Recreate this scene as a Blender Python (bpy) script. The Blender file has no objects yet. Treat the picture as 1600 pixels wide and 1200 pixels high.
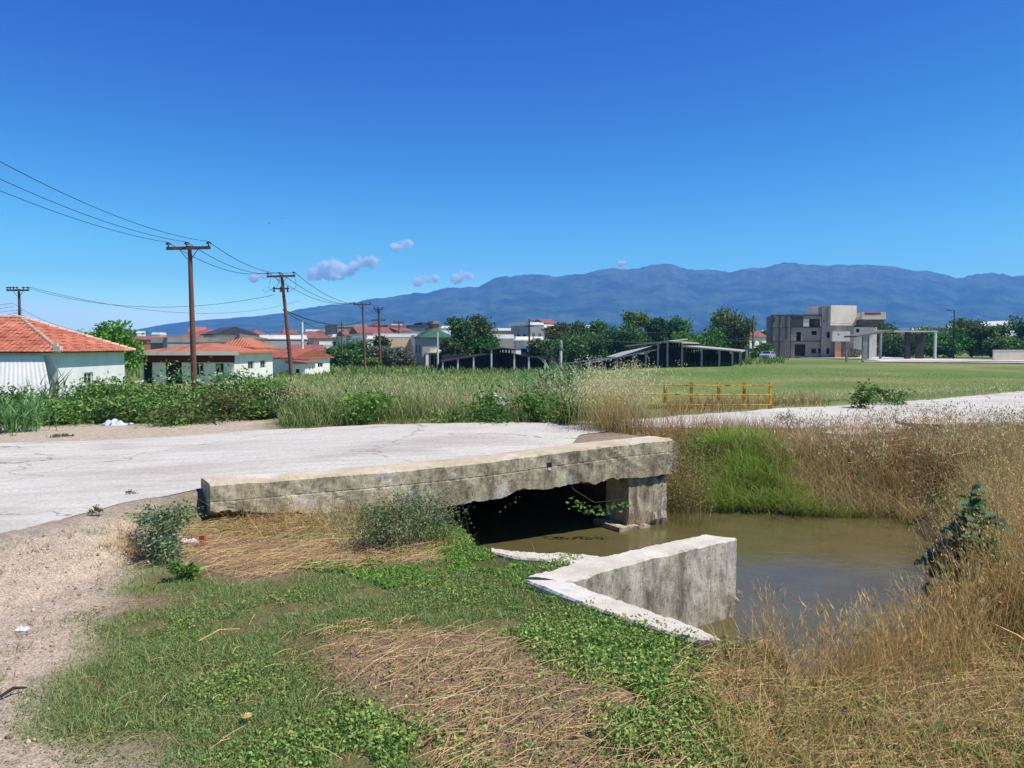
import bpy, math, random
import numpy as np
from math import radians as R
random.seed(7); rng = np.random.default_rng(11)
S = bpy.context.scene
COL = S.collection
# ---------------------------------------------------------------- camera, sky, sun, exposure
CAMZ, HOR, FPX = 1.7, 540.0, 1250.0
PITCH = math.atan((600 - HOR) / FPX)
cd = bpy.data.cameras.new('camera'); cam = bpy.data.objects.new('camera', cd); COL.objects.link(cam)
cam.location = (0, 0, CAMZ); cam.rotation_euler = (R(90) - PITCH, 0, 0)
cd.sensor_width = 36; cd.lens = 36 * FPX / 1600; cd.clip_start = .05; cd.clip_end = 30000
S.camera = cam
SUN_EL = R(58); SAZ = (0.954, -0.30)                      # horizontal direction towards the sun
sun_rot = math.atan2(SAZ[0], SAZ[1])                       # clockwise from +Y
W = bpy.data.worlds.new('World'); S.world = W; W.use_nodes = True
nt = W.node_tree; nt.nodes.clear()
sky = nt.nodes.new('ShaderNodeTexSky'); sky.sky_type = 'NISHITA'; sky.sun_disc = False
sky.sun_elevation = SUN_EL; sky.sun_rotation = sun_rot; sky.altitude = 300
sky.air_density = 1.0; sky.dust_density = .35; sky.ozone_density = 3.0
bg = nt.nodes.new('ShaderNodeBackground'); bg.inputs['Strength'].default_value = .115
wo = nt.nodes.new('ShaderNodeOutputWorld')
sp_ = nt.nodes.new('ShaderNodeSeparateColor'); cb_ = nt.nodes.new('ShaderNodeCombineColor'); nt.links.new(sky.outputs[0], sp_.inputs[0])
for i_, (src_, k_, x0_, g_) in enumerate(((0, .13, .352, 3.0), (1, .36, .456, 2.5), (1, .71, .456, .9))):     # tune the sky's own colour: clear deep blue
    s1 = nt.nodes.new('ShaderNodeMath'); s1.operation = 'MULTIPLY'; s1.inputs[1].default_value = .115 / x0_; nt.links.new(sp_.outputs[src_], s1.inputs[0])
    s2 = nt.nodes.new('ShaderNodeMath'); s2.operation = 'POWER'; s2.inputs[1].default_value = g_; nt.links.new(s1.outputs[0], s2.inputs[0])
    s3 = nt.nodes.new('ShaderNodeMath'); s3.operation = 'MULTIPLY'; s3.inputs[1].default_value = k_ / .115; nt.links.new(s2.outputs[0], s3.inputs[0])
    s4 = nt.nodes.new('ShaderNodeMath'); s4.operation = 'MINIMUM'; s4.inputs[1].default_value = (.9, 1.2, 1.5)[i_] / .115; nt.links.new(s3.outputs[0], s4.inputs[0])
    nt.links.new(s4.outputs[0], cb_.inputs[i_])
nt.links.new(cb_.outputs[0], bg.inputs['Color']); nt.links.new(bg.outputs[0], wo.inputs['Surface'])
sl = bpy.data.lights.new('sun', 'SUN'); sl.energy = 4.7; sl.angle = R(.5); sl.color = (1, .94, .85)
so = bpy.data.objects.new('sun', sl); COL.objects.link(so)
from mathutils import Vector, Matrix
sd = Vector((SAZ[0] * math.cos(SUN_EL), SAZ[1] * math.cos(SUN_EL), math.sin(SUN_EL)))
so.rotation_euler = sd.to_track_quat('Z', 'Y').to_euler(); so.location = (20, -5, 40)
S.view_settings.view_transform = 'Standard'; S.view_settings.look = 'None'
S.view_settings.exposure = 0.36; S.view_settings.gamma = 1.0
S.cycles.volume_bounces = 16; S.cycles.max_bounces = 18; S.cycles.transparent_max_bounces = 8
S.cycles.diffuse_bounces = 3; S.cycles.glossy_bounces = 3; S.cycles.caustics_reflective = False; S.cycles.caustics_refractive = False

# ---------------------------------------------------------------- helpers
CP, SP = math.cos(PITCH), math.sin(PITCH)
def ray(u, v):
    u = np.asarray(u, float); v = np.asarray(v, float)
    a = (u - 800) / FPX; b = (600 - v) / FPX
    return a, CP + b * SP, -SP + b * CP
def G(u, v, z):                                            # point of the picture at height z
    a, f, d = ray(u, v); t = (z - CAMZ) / d
    return a * t, f * t
def D(u, v, y):                                            # point of the picture at depth y
    a, f, d = ray(u, v); t = y / f
    return Vector((float(a * t), y, float(CAMZ + d * t)))
def lin(c):
    return tuple((x / 12.92 if x <= .04045 else ((x + .055) / 1.055) ** 2.4) for x in [k / 255 for k in c])
def tag(o, label=None, cat=None, group=None, kind=None):
    if label: o['label'] = label
    if cat: o['category'] = cat
    if group: o['group'] = group
    if kind: o['kind'] = kind
    return o
def empty(name, loc, rz=0, label=None, cat=None, group=None):
    o = bpy.data.objects.new(name, None); COL.objects.link(o); o.location = loc; o.rotation_euler = (0, 0, rz)
    return tag(o, label, cat, group)
def mesh(name, V, F, mat, parent=None, smooth=False, loc=None):
    me = bpy.data.meshes.new(name); me.from_pydata([tuple(map(float, p)) for p in V], [], [tuple(f) for f in F]); me.update()
    o = bpy.data.objects.new(name, me); COL.objects.link(o); me.materials.append(mat)
    if smooth: me.polygons.foreach_set('use_smooth', [True] * len(me.polygons))
    if parent: o.parent = parent
    if loc is not None: o.location = loc
    return o
def fastmesh(name, V, Fa, mat, parent=None, col=None, smooth=False):
    """V n x 3, Fa m x k (k 3 or 4)"""
    V = np.asarray(V, np.float32); Fa = np.asarray(Fa, np.int32); k = Fa.shape[1]; m = len(Fa)
    me = bpy.data.meshes.new(name); me.vertices.add(len(V)); me.vertices.foreach_set('co', V.ravel())
    me.loops.add(m * k); me.loops.foreach_set('vertex_index', Fa.ravel())
    me.polygons.add(m); me.polygons.foreach_set('loop_start', np.arange(0, m * k, k, dtype=np.int32))
    me.update(calc_edges=True)
    if smooth: me.polygons.foreach_set('use_smooth', np.ones(m, bool))
    if col is not None:
        c = np.ones((len(V), 4), np.float32); c[:, :3] = col
        at = me.color_attributes.new('col', 'FLOAT_COLOR', 'POINT'); at.data.foreach_set('color', c.ravel())
    me.materials.append(mat)
    o = bpy.data.objects.new(name, me); COL.objects.link(o)
    if parent: o.parent = parent
    return o
class MB:
    def __init__(s): s.V = []; s.F = []
    def add(s, V, F):
        n = len(s.V); s.V += [tuple(map(float, v)) for v in V]; s.F += [tuple(i + n for i in f) for f in F]; return s
    def box(s, x0, x1, y0, y1, z0, z1):
        V = [(x, y, z) for z in (z0, z1) for y in (y0, y1) for x in (x0, x1)]
        return s.add(V, [(0, 2, 3, 1), (4, 5, 7, 6), (0, 1, 5, 4), (2, 6, 7, 3), (0, 4, 6, 2), (1, 3, 7, 5)])
    def tube(s, pts, r, n=8, cap=True):
        pts = [Vector(p) for p in pts]; rs = r if isinstance(r, (list, tuple)) else [r] * len(pts)
        V = []; F = []
        for i, p in enumerate(pts):
            t = (pts[min(i + 1, len(pts) - 1)] - pts[max(i - 1, 0)]).normalized()
            a = t.cross(Vector((0, 0, 1)));
            if a.length < .05: a = t.cross(Vector((0, 1, 0)))
            a.normalize(); b = t.cross(a)
            for k in range(n):
                q = 2 * math.pi * k / n; V.append(p + (a * math.cos(q) + b * math.sin(q)) * rs[i])
        for i in range(len(pts) - 1):
            for k in range(n):
                F.append((i * n + k, i * n + (k + 1) % n, (i + 1) * n + (k + 1) % n, (i + 1) * n + k))
        if cap: F.append(tuple(range(n))); F.append(tuple((len(pts) - 1) * n + k for k in reversed(range(n))))
        return s.add(V, F)
    def prism(s, poly, z0, z1):
        n = len(poly); V = [(x, y, z0) for x, y in poly] + [(x, y, z1) for x, y in poly]
        return s.add(V, [tuple(reversed(range(n))), tuple(range(n, 2 * n))] + [(i, (i + 1) % n, n + (i + 1) % n, n + i) for i in range(n)])
    def build(s, name, mat, parent=None, smooth=False, loc=None): return mesh(name, s.V, s.F, mat, parent, smooth, loc)

# value noise
_T = np.random.default_rng(5).random((256, 256))
def vnoise(x, y):
    xi = np.floor(x).astype(int); yi = np.floor(y).astype(int); fx = x - xi; fy = y - yi
    fx = fx * fx * (3 - 2 * fx); fy = fy * fy * (3 - 2 * fy)
    a = _T[xi & 255, yi & 255]; b = _T[(xi + 1) & 255, yi & 255]; c = _T[xi & 255, (yi + 1) & 255]; d = _T[(xi + 1) & 255, (yi + 1) & 255]
    return (a * (1 - fx) + b * fx) * (1 - fy) + (c * (1 - fx) + d * fx) * fy
def fbm(x, y, sc=1., o=4, seed=0):
    x = np.asarray(x, float) * sc + seed * 17.3; y = np.asarray(y, float) * sc + seed * 9.1; s = 0; a = .5
    for i in range(o): s = s + a * (vnoise(x, y) - .5); x = x * 2.03 + 5.1; y = y * 2.03 + 1.7; a *= .5
    return s * 2                                            # about -1..1
def sst(x): x = np.clip(x, 0, 1); return x * x * (3 - 2 * x)
def sdf(x, y, poly):                                        # negative inside
    x = np.asarray(x, float); y = np.asarray(y, float); d = np.full(x.shape, 1e18); ins = np.zeros(x.shape, bool)
    n = len(poly)
    for i in range(n):
        ax, ay = poly[i]; bx, by = poly[(i + 1) % n]; ex, ey = bx - ax, by - ay
        t = np.clip(((x - ax) * ex + (y - ay) * ey) / (ex * ex + ey * ey + 1e-12), 0, 1)
        d = np.minimum(d, (x - ax - t * ex) ** 2 + (y - ay - t * ey) ** 2)
        c = ((ay > y) != (by > y)); xx = ax + (y - ay) * ex / (ey if abs(ey) > 1e-9 else 1e-9)
        ins ^= c & (x < xx)
    return np.where(ins, -1, 1) * np.sqrt(d)
def pxpoly(pts, z=0.):
    return [tuple(float(q) for q in G(u, v, z)) for u, v in pts]

# ---------------------------------------------------------------- materials
def nodes(name):
    m = bpy.data.materials.new(name); m.use_nodes = True; n = m.node_tree; n.nodes.clear()
    out = n.nodes.new('ShaderNodeOutputMaterial'); return m, n, out
def lk(n, a, b): n.links.new(a, b)
def noise_node(n, scale, detail=6, rough=.6, coord='Object', stretch=None):
    tc = n.nodes.new('ShaderNodeTexCoord'); t = n.nodes.new('ShaderNodeTexNoise'); t.inputs['Scale'].default_value = scale
    t.inputs['Detail'].default_value = detail; t.inputs['Roughness'].default_value = rough
    if stretch:
        mp = n.nodes.new('ShaderNodeMapping'); mp.inputs['Scale'].default_value = stretch; lk(n, tc.outputs[coord], mp.inputs[0]); lk(n, mp.outputs[0], t.inputs['Vector'])
    else: lk(n, tc.outputs[coord], t.inputs['Vector'])
    return t
def ramp(n, src, stops):
    r = n.nodes.new('ShaderNodeValToRGB'); e = r.color_ramp.elements
    while len(e) < len(stops): e.new(.5)
    for el, (p, c) in zip(e, stops): el.position = p; el.color = (*c[:3], 1)
    lk(n, src, r.inputs[0]); return r
def mixc(n, fac, a, b, mode='MIX'):
    m = n.nodes.new('ShaderNodeMix'); m.data_type = 'RGBA'; m.blend_type = mode
    for s, i in ((fac, 0), (a, 6), (b, 7)):
        if isinstance(s, bpy.types.NodeSocket): lk(n, s, m.inputs[i])
        elif i == 0: m.inputs[0].default_value = s
        else: m.inputs[i].default_value = (*s[:3], 1)
    return m.outputs[2]
def bump(n, src, strength, dist=.02):
    b = n.nodes.new('ShaderNodeBump'); b.inputs['Strength'].default_value = strength; b.inputs['Distance'].default_value = dist; lk(n, src, b.inputs['Height']); return b
def pbr(n, out, color, rough=.9, nrm=None, metal=0, spec=.3):
    p = n.nodes.new('ShaderNodeBsdfPrincipled'); p.inputs['Roughness'].default_value = rough; p.inputs['Metallic'].default_value = metal
    p.inputs['Specular IOR Level'].default_value = spec
    if isinstance(color, bpy.types.NodeSocket): lk(n, color, p.inputs['Base Color'])
    else: p.inputs['Base Color'].default_value = (*color[:3], 1)
    if nrm: lk(n, nrm.outputs[0], p.inputs['Normal'])
    lk(n, p.outputs[0], out.inputs['Surface']); return p
_mc = {}
def M(rgb, rough=.85, var=.18, sc=3., bmp=.15, metal=0, k=None, spec=.3, streak=False):
    """plain procedural surface: sRGB colour as the thing has it, with mottling"""
    key = (rgb, rough, var, sc, bmp, metal, streak)
    if key in _mc: return _mc[key]
    m, n, out = nodes('surface'); c = lin(rgb)
    t = noise_node(n, sc, stretch=(1, 1, .25) if streak else None); t2 = noise_node(n, sc * 9)
    r = ramp(n, t.outputs[0], [(.3, [x * (1 - var * 1.4) for x in c]), (.5, c), (.72, [min(1, x * (1 + var)) for x in c])])
    r2 = ramp(n, t2.outputs[0], [(.35, (1 - var * .8,) * 3), (.6, (1, 1, 1))])
    cc = mixc(n, 1., r.outputs[0], r2.outputs[0], 'MULTIPLY')
    pbr(n, out, cc, rough, bump(n, t2.outputs[0], bmp), metal, spec); _mc[key] = m; return m
def tile_mat(rgb, sc=1.):
    m, n, out = nodes('roof tiles'); c = lin(rgb)
    tc = n.nodes.new('ShaderNodeTexCoord')
    wv = n.nodes.new('ShaderNodeTexWave'); wv.inputs['Scale'].default_value = 1.35 * sc; wv.bands_direction = 'X'; lk(n, tc.outputs['UV'], wv.inputs['Vector'])
    wv2 = n.nodes.new('ShaderNodeTexWave'); wv2.inputs['Scale'].default_value = .9 * sc; wv2.bands_direction = 'Y'; wv2.wave_profile = 'SAW'; lk(n, tc.outputs['UV'], wv2.inputs['Vector'])
    t = noise_node(n, 1.2, 8, .7); t2 = noise_node(n, 14, 4)
    r = ramp(n, t.outputs[0], [(.3, [x * .72 for x in c]), (.5, c), (.7, (min(1, c[0] * 1.15), c[1] * 1.35, c[2] * 1.4))])
    r2 = ramp(n, t2.outputs[0], [(.3, (.72,) * 3), (.6, (1.05,) * 3)])
    cc = mixc(n, 1., r.outputs[0], r2.outputs[0], 'MULTIPLY')
    ad = n.nodes.new('ShaderNodeMath'); ad.operation = 'ADD'; lk(n, wv.outputs['Fac'], ad.inputs[0]); lk(n, wv2.outputs['Fac'], ad.inputs[1])
    pbr(n, out, cc, .85, bump(n, ad.outputs[0], .9, .06)); return m
def concrete(name, base, stain, amt=.5, streak=1., mossc=(96, 88, 40), pit=.6):
    m, n, out = nodes(name); b = lin(base); s = lin(stain)
    big = noise_node(n, 1.3, 8, .65, 'Object'); st = noise_node(n, 4, 9, .78, 'Object', (1, 1, .42)); sp = noise_node(n, 30, 6, .7); fine = noise_node(n, 160, 3, .6); ms = noise_node(n, 2.2, 6, .6, 'Object', (1, 1, 1.6))
    c0 = ramp(n, big.outputs[0], [(.3, [x * .74 for x in b]), (.5, b), (.62, lin((222, 216, 204)))]).outputs[0]
    f = ramp(n, st.outputs[0], [(.5 - .1 * streak, (0, 0, 0)), (.62, (amt,) * 3)]).outputs[0]
    gn = n.nodes.new('ShaderNodeNewGeometry'); sz = n.nodes.new('ShaderNodeSeparateXYZ'); lk(n, gn.outputs['True Normal'], sz.inputs[0])
    vert = n.nodes.new('ShaderNodeMapRange'); vert.inputs[1].default_value = .3; vert.inputs[2].default_value = .9; vert.inputs[3].default_value = 1; vert.inputs[4].default_value = .12; lk(n, sz.outputs['Z'], vert.inputs[0])
    def vmul(x):
        q = n.nodes.new('ShaderNodeMath'); q.operation = 'MULTIPLY'; lk(n, x, q.inputs[0]); lk(n, vert.outputs[0], q.inputs[1]); return q.outputs[0]
    c1 = mixc(n, vmul(f), c0, s)
    f2 = ramp(n, sp.outputs[0], [(.54, (0, 0, 0)), (.68, (.75,) * 3)]).outputs[0]
    c2 = mixc(n, vmul(f2), c1, [x * .85 for x in s])
    f3 = ramp(n, ms.outputs[0], [(.6, (0, 0, 0)), (.75, (.22,) * 3)]).outputs[0]
    c3 = mixc(n, vmul(f3), c2, lin(mossc))
    c4 = mixc(n, 1., c3, ramp(n, fine.outputs[0], [(.3, (.75,) * 3), (.6, (1.06,) * 3)]).outputs[0], 'MULTIPLY')
    a = n.nodes.new('ShaderNodeMath'); a.operation = 'ADD'; lk(n, sp.outputs[0], a.inputs[0]); lk(n, fine.outputs[0], a.inputs[1])
    pbr(n, out, c4, .95, bump(n, a.outputs[0], pit, .012), spec=.15); return m
def plant_mat(name='plant tissue', trans=.3, gloss=.0):
    m, n, out = nodes(name)
    a = n.nodes.new('ShaderNodeAttribute'); a.attribute_name = 'col'
    d = n.nodes.new('ShaderNodeBsdfPrincipled'); d.inputs['Roughness'].default_value = .55; d.inputs['Specular IOR Level'].default_value = .25
    t = n.nodes.new('ShaderNodeBsdfTranslucent'); mx = n.nodes.new('ShaderNodeMixShader'); mx.inputs[0].default_value = trans
    lk(n, a.outputs['Color'], d.inputs['Base Color']); lk(n, a.outputs['Color'], t.inputs['Color'])
    lk(n, d.outputs[0], mx.inputs[1]); lk(n, t.outputs[0], mx.inputs[2]); lk(n, mx.outputs[0], out.inputs['Surface']); return m
PLANT = plant_mat()
BARK = M((92, 74, 58), .95, .35, 6, .6)

# ---------------------------------------------------------------- where things stand
LT = G(328, 757, .40); RT = G(1042, 687, .47)                # top front edge of the bridge beam
BL = Vector((float(LT[0]), float(LT[1]), 0)); BR = Vector((float(RT[0]), float(RT[1]), 0))
BD = (BR - BL).normalized(); BLEN = (BR - BL).length; BN = Vector((-BD.y, BD.x, 0))   # BN points away from the camera
def beam_s(u): # distance along the beam of picture column u
    a, f, d = ray(u, 700); k = float(a / f); return (k * BL.y - BL.x) / (BD.x - k * BD.y)
def zr(x, y=0): return .12 + .26 * np.exp(-(np.asarray(x) / 4.6) ** 2)
def roadpt(u, v):
    z = .3
    for _ in range(12): x, y = G(u, v, z); z = float(zr(x))
    return (float(x), float(y))
bk = lambda s, off: (BL.x + BD.x * s + BN.x * off, BL.y + BD.y * s + BN.y * off)
NEAR = [(-30, -2), (-14, 3.2), (-9, 4.9)] + [roadpt(*p) for p in ((-60, 850), (0, 832), (60, 822), (110, 806), (160, 795), (200, 784), (260, 775))] + \
       [bk(-.35, .25), bk(0, .44), bk(2, .44), bk(3.6, .44), bk(BLEN * .78, .46)] + [roadpt(*p) for p in ((905, 680), (1000, 668), (1130, 670), (1280, 668), (1420, 660), (1600, 660))] + [(16, 14.2), (30, 19), (50, 29)]
FAR = [(-34, 5), (-20, 9.2)] + [roadpt(*p) for p in ((-200, 704), (0, 693), (240, 684), (400, 673), (560, 665), (700, 661), (885, 661), (1000, 655), (1100, 647), (1215, 638), (1290, 635), (1450, 625), (1600, 611))] + [(24, 26), (40, 37), (56, 50)]
def resample(P, n):
    P = np.array(P, float); L = np.r_[0, np.cumsum(np.hypot(*np.diff(P, axis=0).T))]; t = np.linspace(0, L[-1], n); return np.c_[np.interp(t, L, P[:, 0]), np.interp(t, L, P[:, 1])]
ROADP = NEAR + FAR[::-1]
zw = -.65
sa, sb = beam_s(705), beam_s(988)
WATERP = [bk(sa, .05), bk(sa, 4.6), bk(sb, 4.6), bk(sb, .05)] + pxpoly([(1010, 797), (1080, 801), (1150, 803), (1300, 809), (1400, 812)], zw) + \
    [(5.0, 10.35), (4.5, 8.6), (3.75, 7.1), (3.0, 5.95), (2.25, 5.15), (1.45, 4.6)] + pxpoly([(1105, 993), (1000, 955), (880, 915), (850, 903), (905, 885), (925, 872), (860, 866), (800, 861), (752, 850)], 0)
WALLC = [pxpoly([(850, 900), (1105, 995)], 0), pxpoly([(870, 900), (1125, 845)], 0)]
def zfar(x, y):
    a = x / np.maximum(y, 5)
    e = np.interp(a, [-.6, -.45, -.1, .05, .16, .3, .4], [-.2, -.6, -1.2, -1.2, -.5, .1, .3])
    return -.8 + e * sst((y - 25) / 115)
def h(x, y):
    x = np.asarray(x, float); y = np.asarray(y, float)
    dr = sdf(x, y, ROADP); z0 = zr(x)
    nearg = .0 + .05 * fbm(x, y, .5, 3, 2) + .10 * sst((x - 2.3) / 1.5) * sst((y - 9) / 3) - .03
    q_ = (x - BL.x) * BD.x + (y - BL.y) * BD.y; o_ = (x - BL.x) * BN.x + (y - BL.y) * BN.y
    nearg = nearg + .04 * sst(1 + o_ / .9) * sst((q_ + .6) / .5) * sst((2.3 - q_) / .9) * (o_ < .1)
    far = zfar(x, y) + .12 * fbm(x, y, .12, 3, 3)
    yroad = np.interp(x, [p[0] for p in FAR], [p[1] for p in FAR])
    isfar = y > yroad - .2
    w_near = np.interp(x, [BL.x - .5, BL.x, BR.x, BR.x + .6], [1.3, .12, .12, 1.2])
    hn = z0 + (nearg - z0) * sst((dr) / w_near)
    hf = z0 - .03 + (far - z0) * sst((dr - np.interp(x, [-5, -1], [3.4, .5])) / np.interp(x, [-6, 6], [7, 9]))
    g = np.where(isfar, hf, hn) + .012 * fbm(x, y, 4, 3, 4) + .014 * fbm(x, y, 8, 2, 5) * (dr > .4)
    # under the sheet of the road
    g = np.where(dr < 0, z0 - .035 * sst(-dr / .25) + .008 * fbm(x, y, 3, 3, 4), g)
    dw = sdf(x, y, WATERP) + np.where(y > 8.5, .12 * fbm(x, y, 1.1, 3, 8), 0)
    wd = np.where((x < 1.5) & (y < 7.6), .05, np.where((x < 1) & (y < 9.3), .45, .65 + .85 * sst((y - 8.) / 2.)))
    ch = np.where(dw < 0, zw - .05 - .6 * sst(-dw / .35), zw - .05 + (g - zw + .05) * sst(dw / wd))
    wallzone = (x < 1.5) & (y < 7.6)
    ch = np.where(wallzone & (dw < 0), -1.3, ch)
    return np.where(dw < wd, np.minimum(ch, g), g)
def GT(u, v):                                                # picture point on the terrain
    u = np.asarray(u, float); z = np.zeros_like(u)
    for _ in range(25): x, y = G(u, v, z); z = z + .5 * (h(x, y) - z)
    return x, y, z

# ---------------------------------------------------------------- ground
def axis(lo, hi, step, out_lo, out_hi, gr=1.13):
    a = list(np.arange(lo, hi, step)); s = step
    while a[-1] < out_hi: s *= gr; a.append(a[-1] + s)
    b = []; s = step; c = lo
    while c > out_lo: s *= gr; c -= s; b.append(c)
    return np.array(b[::-1] + a)
gx = axis(-8, 10, .06, -6500, 6500); gy = axis(2.2, 15.5, .06, -60, 6900)
X, Y = np.meshgrid(gx, gy); Z = h(X, Y)
nx, ny = len(gx), len(gy); idx = np.arange(nx * ny).reshape(ny, nx)
Fq = np.stack([idx[:-1, :-1], idx[:-1, 1:], idx[1:, 1:], idx[1:, :-1]], -1).reshape(-1, 4)
# kinds of soil, by place
SANDY = pxpoly([(-700, 1300), (-500, 830), (0, 830), (110, 812), (200, 800), (240, 830), (215, 880), (185, 930), (160, 1000), (105, 1070), (100, 1125), (220, 1150), (300, 1200), (320, 1300)])
BARE = [pxpoly([(470, 1000), (560, 985), (640, 975), (760, 985), (860, 1040), (960, 1080), (1000, 1150), (1030, 1300), (780, 1300), (700, 1190), (650, 1130), (560, 1090), (500, 1050)]),
        pxpoly([(250, 850), (330, 830), (480, 838), (600, 850), (680, 868), (560, 885), (460, 895), (400, 905), (330, 895), (260, 885)]),
        pxpoly([(160, 935), (260, 925), (300, 940), (230, 965), (160, 960)]),
        pxpoly([(1100, 1010), (1250, 1010), (1500, 960), (1700, 950), (1700, 1300), (1150, 1300), (1120, 1120)])]
SHOULDER = pxpoly([(-300, 668), (420, 660), (420, 690), (-300, 712)], .1)
def soil(x, y):
    n1 = fbm(x, y, 1.2, 4, 1) * .35; n2 = fbm(x, y, 6, 3, 6) * .5; big = fbm(x, y, .035, 4, 12)
    sand = sst(.5 - (sdf(x, y, SANDY) + n1) / .5)
    bare = np.zeros_like(n1)
    for b in BARE: bare = np.maximum(bare, sst(.5 - (sdf(x, y, b) + n1 * .8) / .35))
    sh = sst(.5 - (sdf(x, y, SHOULDER) + n1) / .8)
    return sand, bare, sh, n1, n2, big
sand, bare, sh, n1, n2, big = soil(X, Y)
def C(*rgb): return np.array(lin(rgb))
def mixn(a, b, t): return a + (b - a) * t[..., None]
cg = mixn(np.broadcast_to(C(128, 118, 80), X.shape + (3,)), C(112, 122, 68), sst(.5 + 1.2 * n2))
cf = mixn(np.broadcast_to(C(108, 130, 66), X.shape + (3,)), C(142, 146, 88), sst(.5 + 1.4 * big))
cf = mixn(cf, C(92, 122, 54), sst(.5 + 1.6 * fbm(X, Y, .25, 3, 9)) * .6)
cf = mixn(cf, C(156, 148, 100), sst(2.2 * fbm(X, Y * 1.8, .09, 4, 70) - .15) * .75)
cg = mixn(cg, cf, sst((Y - 16) / 6))
cg = mixn(cg, C(150, 128, 100), bare)
cg = mixn(cg, C(206, 186, 162), sand)
cg = mixn(cg, C(200, 184, 160), sh)
dW = sdf(X, Y, WATERP)
cg = mixn(cg, C(96, 78, 58), sst(1 - dW / .8) * (Y < 30))
ds = sdf(X, Y, ROADP)
cg = mixn(cg, C(170, 156, 138), sst(1 - ds / .5) * (ds > -.5) * .8 * (Y < 60))
m, n, out = nodes('soil and turf')
at = n.nodes.new('ShaderNodeAttribute'); at.attribute_name = 'col'
t1 = noise_node(n, 9, 8, .75); t2 = noise_node(n, 70, 5, .7); vo = n.nodes.new('ShaderNodeTexVoronoi'); vo.inputs['Scale'].default_value = 38
tc = n.nodes.new('ShaderNodeTexCoord'); lk(n, tc.outputs['Object'], vo.inputs['Vector'])
c1 = mixc(n, 1., at.outputs['Color'], ramp(n, t1.outputs[0], [(.3, (.66,) * 3), (.62, (1.1,) * 3)]).outputs[0], 'MULTIPLY')
c2 = mixc(n, 1., c1, ramp(n, t2.outputs[0], [(.34, (.45,) * 3), (.6, (1.2,) * 3)]).outputs[0], 'MULTIPLY')
peb = ramp(n, vo.outputs['Distance'], [(.12, (1.35,) * 3), (.2, (1, 1, 1))]).outputs[0]
c3 = mixc(n, 1., c2, peb, 'MULTIPLY')
ad = n.nodes.new('ShaderNodeMath'); ad.operation = 'ADD'; lk(n, t1.outputs[0], ad.inputs[0]); lk(n, t2.outputs[0], ad.inputs[1])
pbr(n, out, c3, .97, bump(n, ad.outputs[0], .8, .025), spec=.1); SOIL = m
ground = fastmesh('ground', np.stack([X, Y, Z], -1).reshape(-1, 3), Fq, SOIL, col=cg.reshape(-1, 3), smooth=True); tag(ground, kind='structure')

# ---------------------------------------------------------------- road
def road_mat():
    m, n, out = nodes('worn concrete road'); b = lin((204, 198, 184))
    big = noise_node(n, .35, 6, .6, 'Object', (1, 2.2, 1)); fine = noise_node(n, 22, 8, .85); sp = noise_node(n, 180, 2, .5); mid = noise_node(n, 3, 6, .6, 'Object', (.4, 2, 1))
    c0 = ramp(n, big.outputs[0], [(.35, [x * .86 for x in lin((200, 191, 178))]), (.5, b), (.66, lin((210, 204, 192)))]).outputs[0]
    c1 = mixc(n, 1., c0, ramp(n, fine.outputs[0], [(.34, (.6,) * 3), (.5, (.95,) * 3), (.66, (1.12,) * 3)]).outputs[0], 'MULTIPLY')
    c1 = mixc(n, 1., c1, ramp(n, mid.outputs[0], [(.3, (.86,) * 3), (.6, (1.03,) * 3)]).outputs[0], 'MULTIPLY')
    vo = n.nodes.new('ShaderNodeTexVoronoi'); vo.feature = 'DISTANCE_TO_EDGE'; vo.inputs['Scale'].default_value = .33
    tc = n.nodes.new('ShaderNodeTexCoord'); wob = noise_node(n, 1.5, 4); av = n.nodes.new('ShaderNodeVectorMath'); av.operation = 'MULTIPLY_ADD'
    lk(n, wob.outputs['Color'], av.inputs[0]); av.inputs[1].default_value = (1.2, 1.2, 0); lk(n, tc.outputs['Object'], av.inputs[2]); lk(n, av.outputs[0], vo.inputs['Vector'])
    cr = ramp(n, vo.outputs['Distance'], [(.0, (.4,) * 3), (.008, (1, 1, 1))]).outputs[0]
    msk = noise_node(n, .5, 2); mk = ramp(n, msk.outputs[0], [(.42, (1, 1, 1)), (.48, (0, 0, 0))]).outputs[0]
    cr2 = mixc(n, mk, cr, (1, 1, 1)); c2 = mixc(n, 1., c1, cr2, 'MULTIPLY')
    c3 = mixc(n, ramp(n, sp.outputs[0], [(.62, (0, 0, 0)), (.68, (.55,) * 3)]).outputs[0], c2, lin((120, 112, 104)))
    pbr(n, out, c3, .93, bump(n, fine.outputs[0], .5, .01), spec=.15); return m
NS, NC = 420, 36
nr = resample(NEAR, NS); fr = np.zeros_like(nr)
fd = resample(FAR, 1400)
tn = np.linspace(0, 1, NS)
# match stations of the two edges by hand-made pairs so the cross lines stay short
pn = [0, 2, 5, 9, 11, 13, 15, 18, 20, 22, 24, len(NEAR) - 1]; pf = [0, 1, 3, 4, 5, 7, 8, 10, 12, 14, 15, len(FAR) - 1]
def cum(P): P = np.array(P); L = np.r_[0, np.cumsum(np.hypot(*np.diff(P, axis=0).T))]; return L / L[-1]
cn, cfar = cum(NEAR), cum(FAR); tf = np.interp(tn, [cn[min(i, len(NEAR) - 1)] for i in pn], [cfar[min(i, len(FAR) - 1)] for i in pf])
fr = np.c_[np.interp(tf, np.linspace(0, 1, 1400), fd[:, 0]), np.interp(tf, np.linspace(0, 1, 1400), fd[:, 1])]
q = np.linspace(0, 1, NC)
rag = .09 * fbm(nr[:, 0], nr[:, 1], 3.5, 4, 31) * np.where((nr[:, 0] > BL.x - .2) & (nr[:, 0] < BR.x - 1), 0, 1)
ragf = .16 * fbm(fr[:, 0], fr[:, 1], 2.5, 4, 33)
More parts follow.
